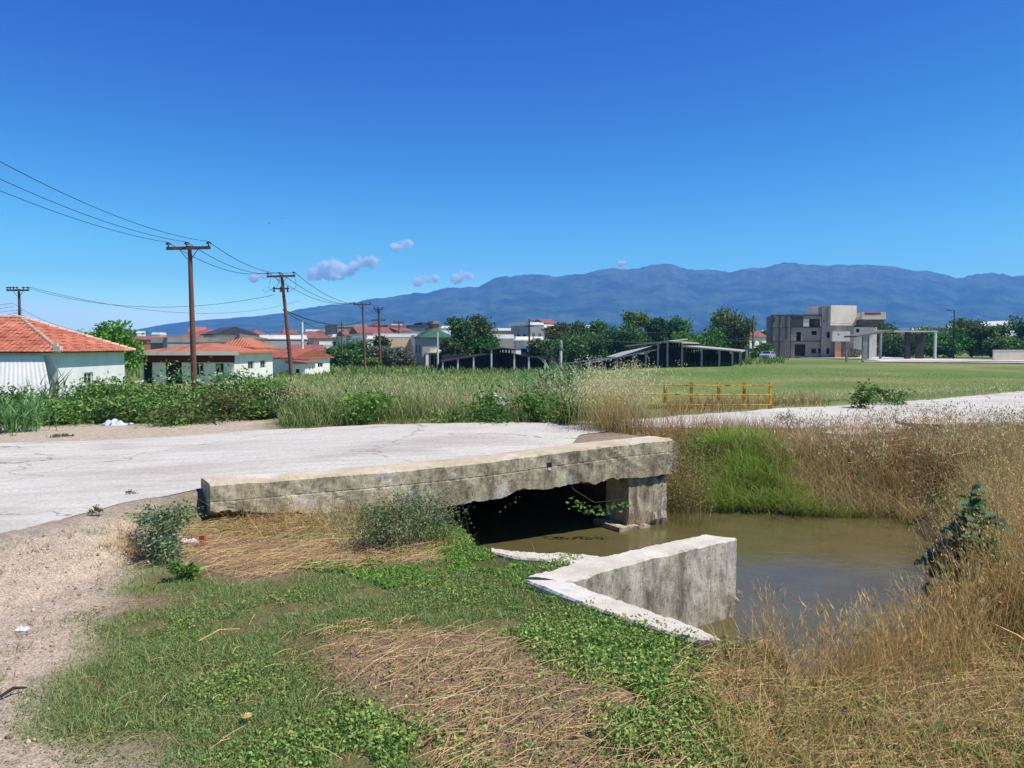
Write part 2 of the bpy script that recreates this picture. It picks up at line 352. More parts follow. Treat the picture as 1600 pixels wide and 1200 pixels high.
dv = fr - nr; ln = np.hypot(dv[:, 0], dv[:, 1])[:, None]; nr2 = nr + dv / ln * rag[:, None]; fr2 = fr + dv / ln * ragf[:, None]
RX = nr2[:, None, 0] * (1 - q) + fr2[:, None, 0] * q; RY = nr2[:, None, 1] * (1 - q) + fr2[:, None, 1] * q
RZ = zr(RX) + .004 + .006 * fbm(RX, RY, .8, 2, 40)
ii = np.arange(NS * NC).reshape(NS, NC)
RF = np.stack([ii[:-1, :-1], ii[1:, :-1], ii[1:, 1:], ii[:-1, 1:]], -1).reshape(-1, 4)
road = fastmesh('road', np.stack([RX, RY, RZ], -1).reshape(-1, 3), RF, road_mat(), smooth=True); tag(road, kind='structure')

# ---------------------------------------------------------------- water
m, n, out = nodes('muddy water')
t = noise_node(n, 2.2, 3, .5, 'Object', (1, 1.6, 1)); t2 = noise_node(n, 9, 2, .5)
a = n.nodes.new('ShaderNodeMath'); a.operation = 'ADD'; lk(n, t.outputs[0], a.inputs[0]); lk(n, t2.outputs[0], a.inputs[1])
tm = noise_node(n, .9, 4)
p = pbr(n, out, ramp(n, tm.outputs[0], [(.35, lin((84, 78, 48))), (.65, lin((98, 90, 58)))]).outputs[0], .1, bump(n, a.outputs[0], .12, .03), spec=.2)
wx = np.linspace(-4, 6.2, 60); wy = np.linspace(4, 15, 60); WX, WY = np.meshgrid(wx, wy)
k = np.arange(3600).reshape(60, 60); wf = np.stack([k[:-1, :-1], k[:-1, 1:], k[1:, 1:], k[1:, :-1]], -1).reshape(-1, 4)
cx, cy = WX.ravel()[wf].mean(1), WY.ravel()[wf].mean(1); wf = wf[sdf(cx, cy, WATERP) < .9]
water = fastmesh('water', np.c_[WX.ravel(), WY.ravel(), np.full(3600, zw)], wf, m, smooth=True); tag(water, kind='structure')

# ---------------------------------------------------------------- bridge
CONC = concrete('old bridge concrete', (208, 192, 162), (84, 73, 60), .85, .9, mossc=(150, 130, 80))
CONC2 = concrete('headwall concrete', (216, 206, 188), (84, 76, 64), .85, .8, mossc=(168, 148, 112), pit=.5)
def loft(profiles, name, mat, parent=None, noise_amp=.006, seed=0, closed=True):
    """profiles: N stations x K points (world); displaced along pseudo-random directions"""
    P = np.array(profiles, float); N, K = P.shape[:2]
    cen = P.mean(1, keepdims=True); dirs = P - cen; dirs /= np.linalg.norm(dirs, axis=2, keepdims=True) + 1e-9
    nz = fbm(P[..., 0] * 1. + P[..., 2] * 1.7, P[..., 1] + P[..., 2] * .9, 6, 4, seed) * noise_amp + fbm(P[..., 0] + P[..., 2], P[..., 1] - P[..., 2], 28, 2, seed + 3) * noise_amp * .5
    P = P + dirs * nz[..., None]
    i = np.arange(N * K).reshape(N, K); j = np.roll(i, -1, 1)
    F = [tuple(r) for r in np.stack([i[:-1], i[1:], j[1:], j[:-1]], -1).reshape(-1, 4)]
    F += [tuple(i[0]), tuple(i[-1][::-1])]
    return mesh(name, P.reshape(-1, 3), F, mat, parent)
bridge = empty('bridge', (BL.x, BL.y, 0), 0, 'low weathered concrete bridge carrying the road over the muddy stream', 'bridge')
def planept(u, v):                                           # picture point on the front plane of the beam -> (s, z)
    a, f, d = ray(u, v); s = beam_s(u); y = BL.y + BD.y * s; return s, CAMZ + float(d / f) * y
topE = [planept(*p) for p in ((328, 757), (500, 744), (640, 733), (760, 721), (880, 705), (980, 693), (1042, 687))]
botE = [planept(*p) for p in ((328, 800), (500, 801), (600, 797), (706, 791), (790, 775), (809, 766), (862, 763), (900, 756), (919, 752), (931, 756), (959, 744), (965, 750), (1010, 745), (1056, 739))]
def profile_beam(s):
    zt = np.interp(s, *zip(*topE)); zb = np.interp(s, *zip(*botE)); zb += .022 * float(fbm(s, 0., 3.3, 4, 91)) + (.012 if float(fbm(s, 0., 9., 2, 92)) > .2 else 0)
    pts = []; T = .44
    zc = zt - .17
    for z in list(np.linspace(zb, zc - .012, 8)) + [zc] + list(np.linspace(zc + .012, zt - .02, 5)): pts.append((.004 if z == zc else 0, z))
    pts += [(.02, zt)] + [(.02 + (T - .04) * t, zt + .006 * math.sin(t * 3)) for t in (.25, .5, .75)] + [(T - .01, zt), (T, zt - .03), (T, -.05)]
    x = [(BL.x + BD.x * s + BN.x * o, BL.y + BD.y * s + BN.y * o, z) for o, z in pts]
    return x
bl = Vector((BL.x, BL.y, 0))
def rel(P): return (np.array(P) - np.array([bl.x, bl.y, 0]))
st = np.linspace(0, BLEN + .1, 320)
loft([rel(profile_beam(s)) for s in st], 'edge_beam', CONC, bridge, .014, 1)
mb = MB()
def obox(mb, s0, s1, o0, o1, z0, z1):
    P = [bk(s0, o0), bk(s1, o0), bk(s1, o1), bk(s0, o1)]; return mb.prism([(x - bl.x, y - bl.y) for x, y in P], z0, z1)
obox(MB(), .1, BLEN - .05, .45, 5.0, -.06, .1).build('deck', CONC, bridge)
obox(MB(), BLEN * .55, BLEN + .6, .43, 1.9, -.04, .36).build('verge', M((150, 134, 112), .95, .3, 8, .8), bridge)
def rough_wall(name, s0, s1, o0, o1, z0, z1, seed, amp=.03, mat=None):
    prof = []
    for t in np.linspace(0, 1, 30):
        s = s0 + (s1 - s0) * t; pr = [(o0, z) for z in np.linspace(z0, z1, 12)] + [(o1, z1), (o1, z0)]
        prof.append(rel([(BL.x + BD.x * s + BN.x * o, BL.y + BD.y * s + BN.y * o, z) for o, z in pr]))
    return loft(prof, name, mat or CONC, bridge, amp, seed)
rough_wall('abutment', .35, sa, .10, 2.2, -1.3, .22, 5)
rough_wall('abutment', sb, BLEN + .06, .06, .55, -1.3, .0, 8, .11); rough_wall('inner_wall', sb + .05, BLEN, .56, 5.0, -1.3, .0, 9, .05, M((84, 74, 62), .95, .3, 3, .5))  # inner wall coloured darker than the abutment to deepen the shade under the deck
rough_wall('footing', sb - .22, sb + .3, -.02, .5, -1.3, -.6, 11, .09)
# drain hole in the beam
s_, z_ = planept(858, 728)
mm = MB(); P = [bk(s_ - .035, -.006), bk(s_ + .035, -.006), bk(s_ + .035, .02), bk(s_ - .035, .02)]
mm.prism([(x - bl.x, y - bl.y) for x, y in P], z_ - .03, z_ + .04); mm.build('drain_hole', M((38, 34, 30), .9), bridge)
mm = MB(); P = [bk(s_ - .028, -.016), bk(s_ + .02, -.016), bk(s_ + .02, .0), bk(s_ - .028, .0)]
mm.prism([(x - bl.x, y - bl.y) for x, y in P], z_ - .05, z_ - .02); mm.build('drain_lip', M((210, 205, 196), .9), bridge)

# ---------------------------------------------------------------- headwall, one casting with three arms
def arm(name, outer, inner, z_top, seed, amp=.016, zb=-1.3, parent=None, org=None):
    n = 130; O = resample(outer, n); I = resample(inner, n); prof = []
    zt = np.interp(np.linspace(0, 1, n), np.linspace(0, 1, len(z_top)), z_top)
    for i in range(n):
        o, k_ = O[i], I[i]; r = []
        for t in np.linspace(0, 1, 10): r.append((o[0], o[1], zb + (zt[i] - .015 - zb) * t))
        dd = k_ - o; L = np.hypot(*dd); e = dd / L * .015
        for t in (0, .25, .5, .75, 1): 
            pp = o + e + (dd - 2 * e) * t; r.append((pp[0], pp[1], zt[i]))
        for t in np.linspace(1, 0, 18): r.append((k_[0], k_[1], zb + (zt[i] - .015 - zb) * t))
        prof.append(np.array(r) - np.array([org[0], org[1], 0]))
    return loft(prof, name, CONC2, parent, amp, seed)
cpt = pxpoly([(850, 903)], 0)[0]
hw = empty('headwall', (cpt[0], cpt[1], 0), 0, 'pale concrete headwall with three arms jutting from the grass into the stream', 'wall')
px = lambda *p: pxpoly(p, .02)
arm('near_arm', px((818, 905), (900, 938), (1000, 972), (1092, 1001)), px((884, 908), (960, 935), (1060, 968), (1133, 1001)), [.02, .02], 2, parent=hw, org=cpt)
arm('projecting_arm', px((822, 902), (905, 878), (944, 869), (1012, 855), (1060, 844), (1100, 837)), px((882, 909), (915, 901), (981, 881), (1075, 859), (1115, 851), (1151, 843)), [.024, .024, .026, .03], 3, parent=hw, org=cpt)
arm('bank_arm', px((768, 853), (800, 859), (887, 862), (942, 869)), px((768, 860), (800, 867), (868, 876), (905, 880)), [.012, .012], 4, parent=hw, org=cpt)
# ---------------------------------------------------------------- buildings: builders
GLASS = M((30, 36, 46), .15, .1, 2, 0, spec=.6); DARK = M((22, 22, 26), .9, .1, 2, 0); FRAME = M((214, 212, 206), .6, .08, 3, .05)
def zt(v, y): return float(CAMZ + (HOR - v) / FPX * y)
def xt(u, y): return (u - 800) / FPX * y
def gz(x, y): return float(h(np.array([x]), np.array([y]))[0])
def wall_mb(mb, w, hh, holes, O, ex, t=.22):
    """wall from O along ex (unit), up; outward normal = ex x z ... openings are real, with reveals"""
    ex = Vector(ex); nrm = Vector((ex.y, -ex.x, 0)); O = Vector(O)
    xs = sorted({0, w} | {max(0, min(w, q)) for a in holes for q in (a[0], a[2])}); zs = sorted({0, hh} | {max(0, min(hh, q)) for a in holes for q in (a[1], a[3])})
    def solid(i, j):
        if not (0 <= i < len(xs) - 1 and 0 <= j < len(zs) - 1): return None
        cx, cz = (xs[i] + xs[i + 1]) / 2, (zs[j] + zs[j + 1]) / 2
        return not any(a[0] < cx < a[2] and a[1] < cz < a[3] for a in holes)
    def P(x, z, d): return O + ex * x - nrm * d + Vector((0, 0, z))
    for i in range(len(xs) - 1):
        for j in range(len(zs) - 1):
            if not solid(i, j): continue
            a, b, c, d = xs[i], xs[i + 1], zs[j], zs[j + 1]
            mb.add([P(a, c, 0), P(b, c, 0), P(b, d, 0), P(a, d, 0)], [(0, 1, 2, 3)]); mb.add([P(a, c, t), P(b, c, t), P(b, d, t), P(a, d, t)], [(3, 2, 1, 0)])
            for (di, dj, q) in ((1, 0, ((b, c), (b, d))), (-1, 0, ((a, d), (a, c))), (0, 1, ((b, d), (a, d))), (0, -1, ((a, c), (b, c)))):
                if solid(i + di, j + dj) is not True:
                    (x1, z1), (x2, z2) = q; mb.add([P(x1, z1, 0), P(x1, z1, t), P(x2, z2, t), P(x2, z2, 0)], [(0, 1, 2, 3)])
def window_parts(root, holes, O, ex, kinds, mats=(FRAME, GLASS)):
    ex = Vector(ex); nrm = Vector((ex.y, -ex.x, 0)); O = Vector(O)
    for a, k in zip(holes, kinds):
        if k == 'open': continue
        x0, z0, x1, z1 = a[:4]
        def B(mb, xa, xb, za, zb, d0, d1):
            V = [O + ex * x - nrm * d + Vector((0, 0, z)) for z in (za, zb) for d in (d0, d1) for x in (xa, xb)]; mb.add(V, [(0, 2, 3, 1), (4, 5, 7, 6), (0, 1, 5, 4), (2, 6, 7, 3), (0, 4, 6, 2), (1, 3, 7, 5)])
        f = .07; mb = MB()
        if k == 'door':
            B(mb, x0 + .02, x1 - .02, z0 + .01, z1 - .02, .08, .13); dr = mb.build('door', M((70, 58, 52), .6, .15, 3), root)
            q = MB(); B(q, x1 - .16, x1 - .12, z0 + .95, z0 + 1.05, .03, .078); q.build('handle', FRAME, dr); continue
        if k == 'dark': B(mb, x0 + .01, x1 - .01, z0 + .01, z1 - .01, .14, .18); mb.build('doorway_shade_panel' if z0 < .3 else 'shutter_or_shade_panel', M((36, 34, 42), .8, .1, 3), root); continue  # dark panel fills the opening, its colour standing in for the shaded interior
        if k == 'shutter_or_shade_panel': B(mb, x0 + .02, x1 - .02, z0 + .02, z1 - .02, .05, .1); mb.build('shutter_or_shade_panel', M((112, 84, 66), .7, .15, 6), root); continue
        for (xa, xb, za, zb) in ((x0 + .005, x0 + f, z0 + .005, z1 - .005), (x1 - f, x1 - .005, z0 + .005, z1 - .005), (x0 + f, x1 - f, z0 + .005, z0 + f), (x0 + f, x1 - f, z1 - f, z1 - .005), ((x0 + x1) / 2 - .03, (x0 + x1) / 2 + .03, z0 + f, z1 - f)): B(mb, xa, xb, za, zb, .06, .12)
        w = mb.build('window', mats[0], root); q = MB(); B(q, x0 + f * .8, x1 - f * .8, z0 + f * .8, z1 - f * .8, .085, .1); q.build('pane', mats[1], w)
def roof_mesh(root, kind, w, d, z, rise, over, mat, name='roof', th=.12):
    x0, x1, y0, y1 = -over, w + over, -over, d + over; cy = (y0 + y1) / 2; cx = (x0 + x1) / 2
    if kind == 'gable': T = [(x0, cy, z + rise), (x1, cy, z + rise)]; F = [[(x0, y0, z), (x1, y0, z), T[1], T[0]], [(x1, y1, z), (x0, y1, z), T[0], T[1]]]; G_ = [[(x1, y0, z), (x1, y1, z), T[1]], [(x0, y1, z), (x0, y0, z), T[0]]]
    elif kind == 'gablef': T = [(cx, y0, z + rise), (cx, y1, z + rise)]; F = [[(x0, y1, z), (x0, y0, z), T[0], T[1]], [(x1, y0, z), (x1, y1, z), T[1], T[0]]]; G_ = [[(x0, y0, z), (x1, y0, z), T[0]], [(x1, y1, z), (x0, y1, z), T[1]]]
    elif kind == 'shed': F = [[(x0, y0, z), (x1, y0, z), (x1, y1, z + rise), (x0, y1, z + rise)]]; G_ = [[(x1, y0, z), (x1, y1, z), (x1, y1, z + rise)], [(x0, y1, z), (x0, y0, z), (x0, y1, z + rise)], [(x1, y1, z), (x0, y1, z), (x0, y1, z + rise), (x1, y1, z + rise)]]
    elif kind == 'shedx': F = [[(x0, y0, z + rise), (x1, y0, z), (x1, y1, z), (x0, y1, z + rise)]]; G_ = [[(x0, y0, z), (x1, y0, z), (x0, y0, z + rise)], [(x1, y1, z), (x0, y1, z), (x0, y1, z + rise)], [(x0, y1, z), (x0, y0, z), (x0, y0, z + rise), (x0, y1, z + rise)]]
    else:
        k = min(x1 - x0, y1 - y0) / 2
        if (x1 - x0) >= (y1 - y0): A, B = (x0 + k, cy, z + rise), (x1 - k, cy, z + rise)
        else: A, B = (cx, y0 + k, z + rise), (cx, y1 - k, z + rise)
        if (x1 - x0) >= (y1 - y0): F = [[(x0, y0, z), (x1, y0, z), B, A], [(x1, y1, z), (x0, y1, z), A, B], [(x1, y0, z), (x1, y1, z), B], [(x0, y1, z), (x0, y0, z), A]]
        else: F = [[(x0, y0, z), (x1, y0, z), A], [(x1, y1, z), (x0, y1, z), B], [(x1, y0, z), (x1, y1, z), B, A], [(x0, y1, z), (x0, y0, z), A, B]]
        G_ = []
    V = []; FF = []; UV = []
    for f in F + G_:
        n0 = len(V); V += f; FF.append(tuple(range(n0, n0 + len(f)))); a, b = Vector(f[0]), Vector(f[1]); e = (b - a).normalized(); nn = e.cross(Vector(f[-1]) - a).normalized(); up = nn.cross(e)
        UV += [((Vector(p) - a).dot(e), (Vector(p) - a).dot(up)) for p in f]
    # eaves soffit and fascia
    b = [(x0, y0), (x1, y0), (x1, y1), (x0, y1)]; n0 = len(V); V += [(x, y, z - th) for x, y in b] + [(x, y, z) for x, y in b]
    FF.append((n0 + 3, n0 + 2, n0 + 1, n0)); UV += [(0, 0)] * 4
    for i in range(4): j = (i + 1) % 4; FF.append((n0 + i, n0 + j, n0 + 4 + j, n0 + 4 + i)); UV += [(0, 0)] * 4
    o = mesh(name, V, FF, mat, root); uv = o.data.uv_layers.new(name='uv')
    for l, q in zip(uv.data, UV): l.uv = q
    return o
TILE = tile_mat((180, 102, 80)); TILER = tile_mat((152, 94, 86)); TILEO = tile_mat((190, 114, 86)); TILEG = tile_mat((70, 104, 82))
WHITE = M((236, 232, 224), .8, .08, 1.2, .1, streak=True); CREAM = M((214, 200, 178), .85, .1, 1.2, .1); PEACH = M((222, 190, 158), .85, .08, 1.2, .1); GREY = M((160, 160, 164), .85, .12, .8, .1, streak=True); BRICK = M((182, 112, 80), .9, .15, 3, .2); CGREY = M((150, 146, 138), .9, .18, .7, .2, streak=True)
WALLM = dict(w=WHITE, c=CREAM, p=PEACH, g=GREY, b=BRICK, k=CGREY); ROOFM = dict(r=TILER, o=TILEO, t=TILE, g=TILEG, f=CGREY, w=WHITE, d=M((70, 72, 82), .8))
def house(label, u0, u1, ve, y, roof='gable', rise=1.2, wall='w', rm='t', depth=8, yaw=None, wins=(), over=.4, storeys=1, cat='house', name='house', group=None, extra=None, base=None):
    """front face spans picture columns u0..u1 at depth y; wins: (fx0, z0, fx1, z1, kind) fractions / metres above the eave line downwards"""
    if not yaw: yaw = .38 + .16 * math.sin(u0 * 1.7 + y) if y > 100 else 0.
    x0, x1 = xt(u0, y), xt(u1, y); w = (x1 - x0) / math.cos(yaw); zb = min(gz(x0, y), gz(x1, y)) - .1 if base is None else base; hh = zt(ve, y) - zb
    root = empty(name, (x0, y, zb), yaw, label, cat, group); mb = MB(); H_ = [(a[0] * w, a[1] * hh, a[2] * w, a[3] * hh) for a in wins]; K_ = [a[4] for a in wins]
    ex = (1, 0, 0); wall_mb(mb, w, hh, H_, (0, 0, 0), ex)
    side = [(depth * .3, hh * .45, depth * .45, hh * .75), (depth * .62, hh * .45, depth * .77, hh * .75)] if roof != 'none' else []
    wall_mb(mb, depth - .44, hh, side, (w, .22, 0), (0, 1, 0)); wall_mb(mb, w, hh, [], (w, depth, 0), (-1, 0, 0)); wall_mb(mb, depth - .44, hh, side, (0, depth - .22, 0), (0, -1, 0))
    mb.build('wall', WALLM[wall], root); window_parts(root, H_, (0, 0, 0), ex, K_); window_parts(root, side, (w, .22, 0), (0, 1, 0), ['window'] * 2)
    if roof == 'flat':
        r = MB().box(-over, w + over, -over, depth + over, hh + .003, hh + .22); q = .18
        r.box(.02, w - .02, .02, q, hh + .222, hh + .7).box(.02, w - .02, depth - q, depth - .02, hh + .222, hh + .7).box(.02, q, q + .003, depth - q - .003, hh + .222, hh + .7).box(w - q, w - .02, q + .003, depth - q - .003, hh + .222, hh + .7); r.build('roof', ROOFM[rm], root)
    else: roof_mesh(root, roof, w, depth, hh + .125, rise, over, ROOFM[rm])
    if extra: extra(root, w, depth, hh)
    return root
def W_(*rows):  # a regular set of windows: (z0, z1, [fx centres], half width)
    return [(c - hw_, z0, c + hw_, z1, k) for z0, z1, cs, hw_, k in rows for c in cs]
# ---------------------------------------------------------------- the near white house with the big tiled roof
yA = 30.; xc = xt(97, yA) ; eave = zt(551, yA); za = min(gz(xc, yA), gz(xc - 4, yA)) - .15
LW = 16.; DP = 5.9; hx = xc - .35; root = empty('house', (hx, yA + .35, za), 0, 'near white house with a big orange tiled hip roof and a crumbling ridge end', 'house')
hw_ = eave - za; mb = MB(); hl = [(-1.35, .12, -.75, 1.62)]
def hA(m_, w, holes, O, ex): wall_mb(m_, w, hw_, holes, O, ex)
hA(mb, LW, [(LW - 1.18, .05, LW - .58, hw_ - .6), (LW - 5, .9, LW - 4, 1.7), (LW - 9, .9, LW - 8, 1.7)], (-LW, 0, 0), (1, 0, 0)); hA(mb, DP - .7 - .44, [(1.6, .8, 2.3, 1.6)], (0, .22, 0), (0, 1, 0)); hA(mb, LW, [], (0, DP - .7, 0), (-1, 0, 0)); hA(mb, DP - .7 - .44, [], (-LW, DP - .7 - .22, 0), (0, -1, 0))
mb.build('wall', M((226, 224, 220), .85, .08, 1.5, .2, streak=True), root)
window_parts(root, [(LW - 1.18, .05, LW - .58, hw_ - .6), (LW - 5, .9, LW - 4, 1.7), (LW - 9, .9, LW - 8, 1.7)], (-LW, 0, 0), (1, 0, 0), ['dark', 'window', 'window']); window_parts(root, [(1.6, .8, 2.3, 1.6)], (0, .22, 0), (0, 1, 0), ['window'])
AP = Vector((xt(33, yA + DP / 2) - hx, DP / 2 - .35, zt(497, yA + DP / 2) - za)); c1 = Vector((.35, -.35, hw_)); c2 = Vector((.35, DP - .35, hw_)); c0 = Vector((-LW - .35, -.35, hw_)); c3 = Vector((-LW - .35, DP - .35, hw_)); A2 = Vector((-LW + 2.3, DP / 2 - .35, AP.z))
def tiled(P0, P1, A, B, pitch=.21):
    """rows of barrel tiles over the roof plane with eave P0-P1 and ridge A-B (A above P0's end)"""
    e = (P1 - P0); L = e.length; e.normalize(); n = e.cross(A - P0).normalized(); up = n.cross(e)
    if up.z < 0: up = -up
    if n.z < 0: n = -n
    sA, tA = (A - P0).dot(e), (A - P0).dot(up); sB = (B - P0).dot(e); V = []; F = []
    ns = int(L / pitch) * 6; rows = .32
    for i in range(ns):
        s0, s1 = L * i / ns, L * (i + 1) / ns; f = lambda s: tA * (s / sA if s < sA and sA > 0 else ((L - s) / (L - sB) if s > sB and L > sB else 1))
        a, b = f(s0), f(s1); nr_ = max(1, int(math.ceil(max(a, b) / rows)))
        for r in range(nr_):
            q = []
            for (s, top) in ((s0, a), (s1, b)):
                for k_ in (0, 1):
                    t = min(top, rows * (r + k_)); hgt = .035 * abs(math.sin(math.pi * s / pitch)) ** .7 + .012 * (1 - k_) + .02 + .006 * math.sin(s * 7 + r * 3)
                    q.append(P0 + e * s + up * t + n * hgt)
            n0 = len(V); V += [q[0], q[2], q[3], q[1]]; F.append((n0, n0 + 1, n0 + 2, n0 + 3))
    return V, F
mbr = MB()
for a in ((c0, c1, A2, AP), (c1, c2, AP, AP), (c2, c3, AP, A2)): mbr.add(*tiled(*a))
m, n, out = nodes('barrel tiles'); t1 = noise_node(n, .9, 8, .7); t2 = noise_node(n, 7, 5, .7)
cc = mixc(n, 1., ramp(n, t1.outputs[0], [(.32, lin((150, 84, 66))), (.5, lin((184, 106, 80))), (.68, lin((204, 138, 112)))]).outputs[0], ramp(n, t2.outputs[0], [(.35, (.7,) * 3), (.6, (1.08,) * 3)]).outputs[0], 'MULTIPLY'); pbr(n, out, cc, .85, bump(n, t2.outputs[0], .3)); RT_ = m
rf = mbr.build('roof', RT_, root)
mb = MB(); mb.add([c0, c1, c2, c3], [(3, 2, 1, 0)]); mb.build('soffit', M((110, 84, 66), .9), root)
mb = MB()
for (p, q_) in ((AP, c1 + (AP - c1) * .12), (AP, c2), (AP, A2)):
    k_ = int((q_ - p).length / .34)
    for i in range(k_):
        a = p + (q_ - p) * (i / k_); b = p + (q_ - p) * ((i + .93) / k_); mb.tube([a + Vector((0, 0, .03)), b + Vector((0, 0, .05))], [.075, .09], 8)
mb.build('ridge_tiles', M((214, 178, 152), .9, .2, 2, .3), rf)
mb = MB().box(.0, .26, -.33, -.1, hw_ - .02, hw_ + .24).box(.03, .16, -.3, -.2, hw_ + .24, hw_ + .36); mb.build('mortar_lump', M((206, 196, 184), .95, .2, 8, .5), rf)
mb = MB(); n_ = 90; X0, X1 = xt(-60, yA) - hx, xt(63, yA) - hx; X2 = xt(79, 28.6) - hx; V = []; F = []
for i in range(n_ + 1):
    f = i / n_; zz = .016 * math.sin(i * 1.4)
    V += [(X0 + (X1 - X0) * f, -.12 + zz * .4, hw_ - .12), (X0 + (X2 - X0) * f, -1.5 + zz * .4, .0)]
    if i: a = 2 * (i - 1); F.append((a, a + 2, a + 3, a + 1))
o = mesh('lean_to_sheet', V, F, M((226, 222, 216), .6, .06, 1.5, .1), root); sm_ = o.modifiers.new('thick', 'SOLIDIFY'); sm_.thickness = .03
# ---------------------------------------------------------------- houses
def band(root, w, d, hh):
    MB().box(-.05, w + .05, -.05, -.003, hh - .62, hh - .12).build('fascia_band', M((98, 34, 34), .7, .1, 2), root); MB().box(-.45, w + .45, -.48, -.43, hh - .11, hh + .16).build('gutter_board', M((226, 220, 206), .7, .05, 2), root)
house('white house with a dark red band under its long orange tiled roof', 222, 366, 552.5, 56, 'hip', .62, 'w', 'o', 9, 0, W_((0.02, .72, [.06], .05, 'dark'), (.02, .72, [.34], .09, 'dark'), (.3, .72, [.62, .84], .05, 'window')), .45, extra=band)
house('small outbuilding with a peaked orange tiled roof behind the house with the red band', 345, 392, 545, 62, 'hip', .75, 'c', 'o', 5, 0, W_((.35, .75, [.3, .7], .08, 'window')))
house('low white outbuilding with a long wavy tiled roof behind the wooden poles', 374, 470, 560, 84, 'gable', .9, 'w', 't', 6, -.42, W_((.3, .7, [.2, .45], .03, 'window')), .35)
house('small white shed corner with a dark red lean roof, beside the second wooden pole', 452, 477, 568.5, 79, 'shedx', .25, 'w', 'r', 4, 0, W_((.2, .6, [.5], .12, 'dark')), .3)
house('big white house with a red tiled roof and long balcony, above the red banded house', 268, 385, 531, 125, 'hip', 1.7, 'c', 'r', 12, 0, W_((.62, .86, [.12, .3, .5, .7, .88], .035, 'window')), .6, extra=lambda r, w, d, hh: (MB().box(w * .02, w * .98, -1.5, -.003, hh * .52, hh * .55).box(w * .02, w * .98, -1.5, -1.4, hh * .55, hh * .72).build('balcony', CREAM, r)))
house('grey flat roofed block below the balcony of the big white house', 262, 372, 535, 110, 'flat', 0, 'g', 'f', 8, 0, W_((.5, .75, [.12, .3, .62, .85], .05, 'window')), .1)
house('pale block with a dark gable roof at the end of the big balcony house', 338, 388, 523, 118, 'gablef', 1.1, 'c', 'd', 10, 0, W_((.55, .8, [.2], .06, 'window')), .5)
house('dark brick red low house far left of the balcony house', 205, 262, 531, 150, 'gable', .6, 'b', 'r', 8, 0, W_((.5, .8, [.25, .6], .05, 'window')))
house('low dark shed with a thin flat roof left of the grey block', 236, 270, 536, 118, 'flat', 0, 'k', 'f', 6)
house('white cottage with an open shaded porch right of the orange roofed outbuilding', 380, 410, 530, 108, 'shedx', .6, 'c', 'f', 8, 0, W_((.1, .7, [.3, .72], .15, 'dark')))
house('long grey factory hall with cream roof edge behind the second wooden pole', 406, 470, 530, 128, 'flat', 0, 'g', 'w', 18, 0, W_((.25, .42, [.5], .46, 'window'), (.02, .14, [.25, .6], .06, 'dark')), .15)
house('peach single storey annex with a red tiled roof, beside the white light pole', 454, 500, 549, 126, 'gable', .95, 'p', 'r', 7, 0, W_((.2, .6, [.75], .05, 'shutter_or_shade_panel')))
house('cream two storey house with a red hip roof behind the peach annex', 464, 514, 529, 138, 'hip', 1.25, 'c', 'r', 10, 0, W_((.62, .84, [.18, .3, .8], .04, 'dark')), .5)
house('white house with arched garden wall beside the peach annex', 499, 518, 540, 132, 'flat', 0, 'w', 'w', 6, 0, W_((.2, .6, [.4], .14, 'shutter_or_shade_panel')), .05)
house('weathered grey brown apartment block with a row of attic windows', 528, 570, 511, 190, 'flat', 0, 'k', 'f', 12, 0, W_((.8, .92, [.18, .38, .58, .78], .05, 'window'), (.55, .72, [.3, .7], .08, 'dark')), .2)
house('orange roofed house behind the weathered apartment block', 506, 540, 519, 215, 'hip', 1.4, 'w', 'o', 10, 0, W_((.6, .85, [.3, .7], .06, 'window')))
house('white house with a low red roof in front of the weathered block', 541, 573, 525, 170, 'gable', 1., 'w', 'r', 8, 0, W_((.6, .85, [.8], .1, 'dark')))
house('wide white house with a bright red roof seen between the wooden poles', 562, 608, 521, 160, 'gable', 1.3, 'w', 'r', 10, 0, W_((.55, .8, [.45], .06, 'dark')), .5)
house('white three storey block with a red edged flat roof behind the far poles', 606, 632, 513, 172, 'flat', 0, 'w', 'r', 10, 0, W_((.7, .86, [.35, .8], .08, 'window'), (.5, .62, [.5], .2, 'dark')), .15)
house('small white house with a red porch roof right of the three storey block', 624, 643, 518, 166, 'gable', .7, 'w', 'r', 8, 0, W_((.55, .85, [.5], .3, 'dark')))
house('large pinkish white blank walled building beside the olive trees', 594, 652, 527, 150, 'flat', 0, 'p', 'w', 12, 0, [], .05)
house('white building with stacked balconies at the right of the blank wall', 648, 668, 529, 148, 'flat', 0, 'w', 'w', 9, 0, W_((.5, .85, [.6], .3, 'dark'), (.05, .4, [.5], .35, 'dark')), .25)
house('grey unfinished concrete block with an open top floor', 640, 664, 512, 205, 'flat', 0, 'g', 'd', 10, 0, W_((.6, .8, [.3, .7], .12, 'dark')), .3)
house('white apartment block with bare orange brick top, behind the green roof', 660, 682, 508, 210, 'flat', 0, 'w', 'd', 9, 0, W_((.7, .9, [.4], .15, 'dark')), .2)
house('bare orange brick stair tower next to the white apartment block', 677, 686, 506, 206, 'flat', 0, 'b', 'f', 6, 0)
def sign(root, w, d, hh):
    s = MB().box(w * .22, w * .78, -1.2, -1.05, hh * .52, hh * .66).build('sign', M((232, 214, 150), .6, .08, 2), root)
    MB().box(w * .36, w * .64, -1.212, -1.2, hh * .55, hh * .64).build('sign_panel', M((238, 238, 238), .6, .04, 2), s)
    MB().box(w * .785, w * .97, -1.2, -1.05, hh * .52, hh * .66).build('sign', M((92, 132, 190), .6, .06, 2), root)
    MB().box(w * .1, w * .98, -1.6, -.003, hh * .49, hh * .515).build('canopy', M((190, 188, 182)), root)
    for f in (.12, .97): MB().box(w * f - .25, w * f + .25, -1.5, -1.1, .0, hh * .49).build('pillar', WHITE, root)
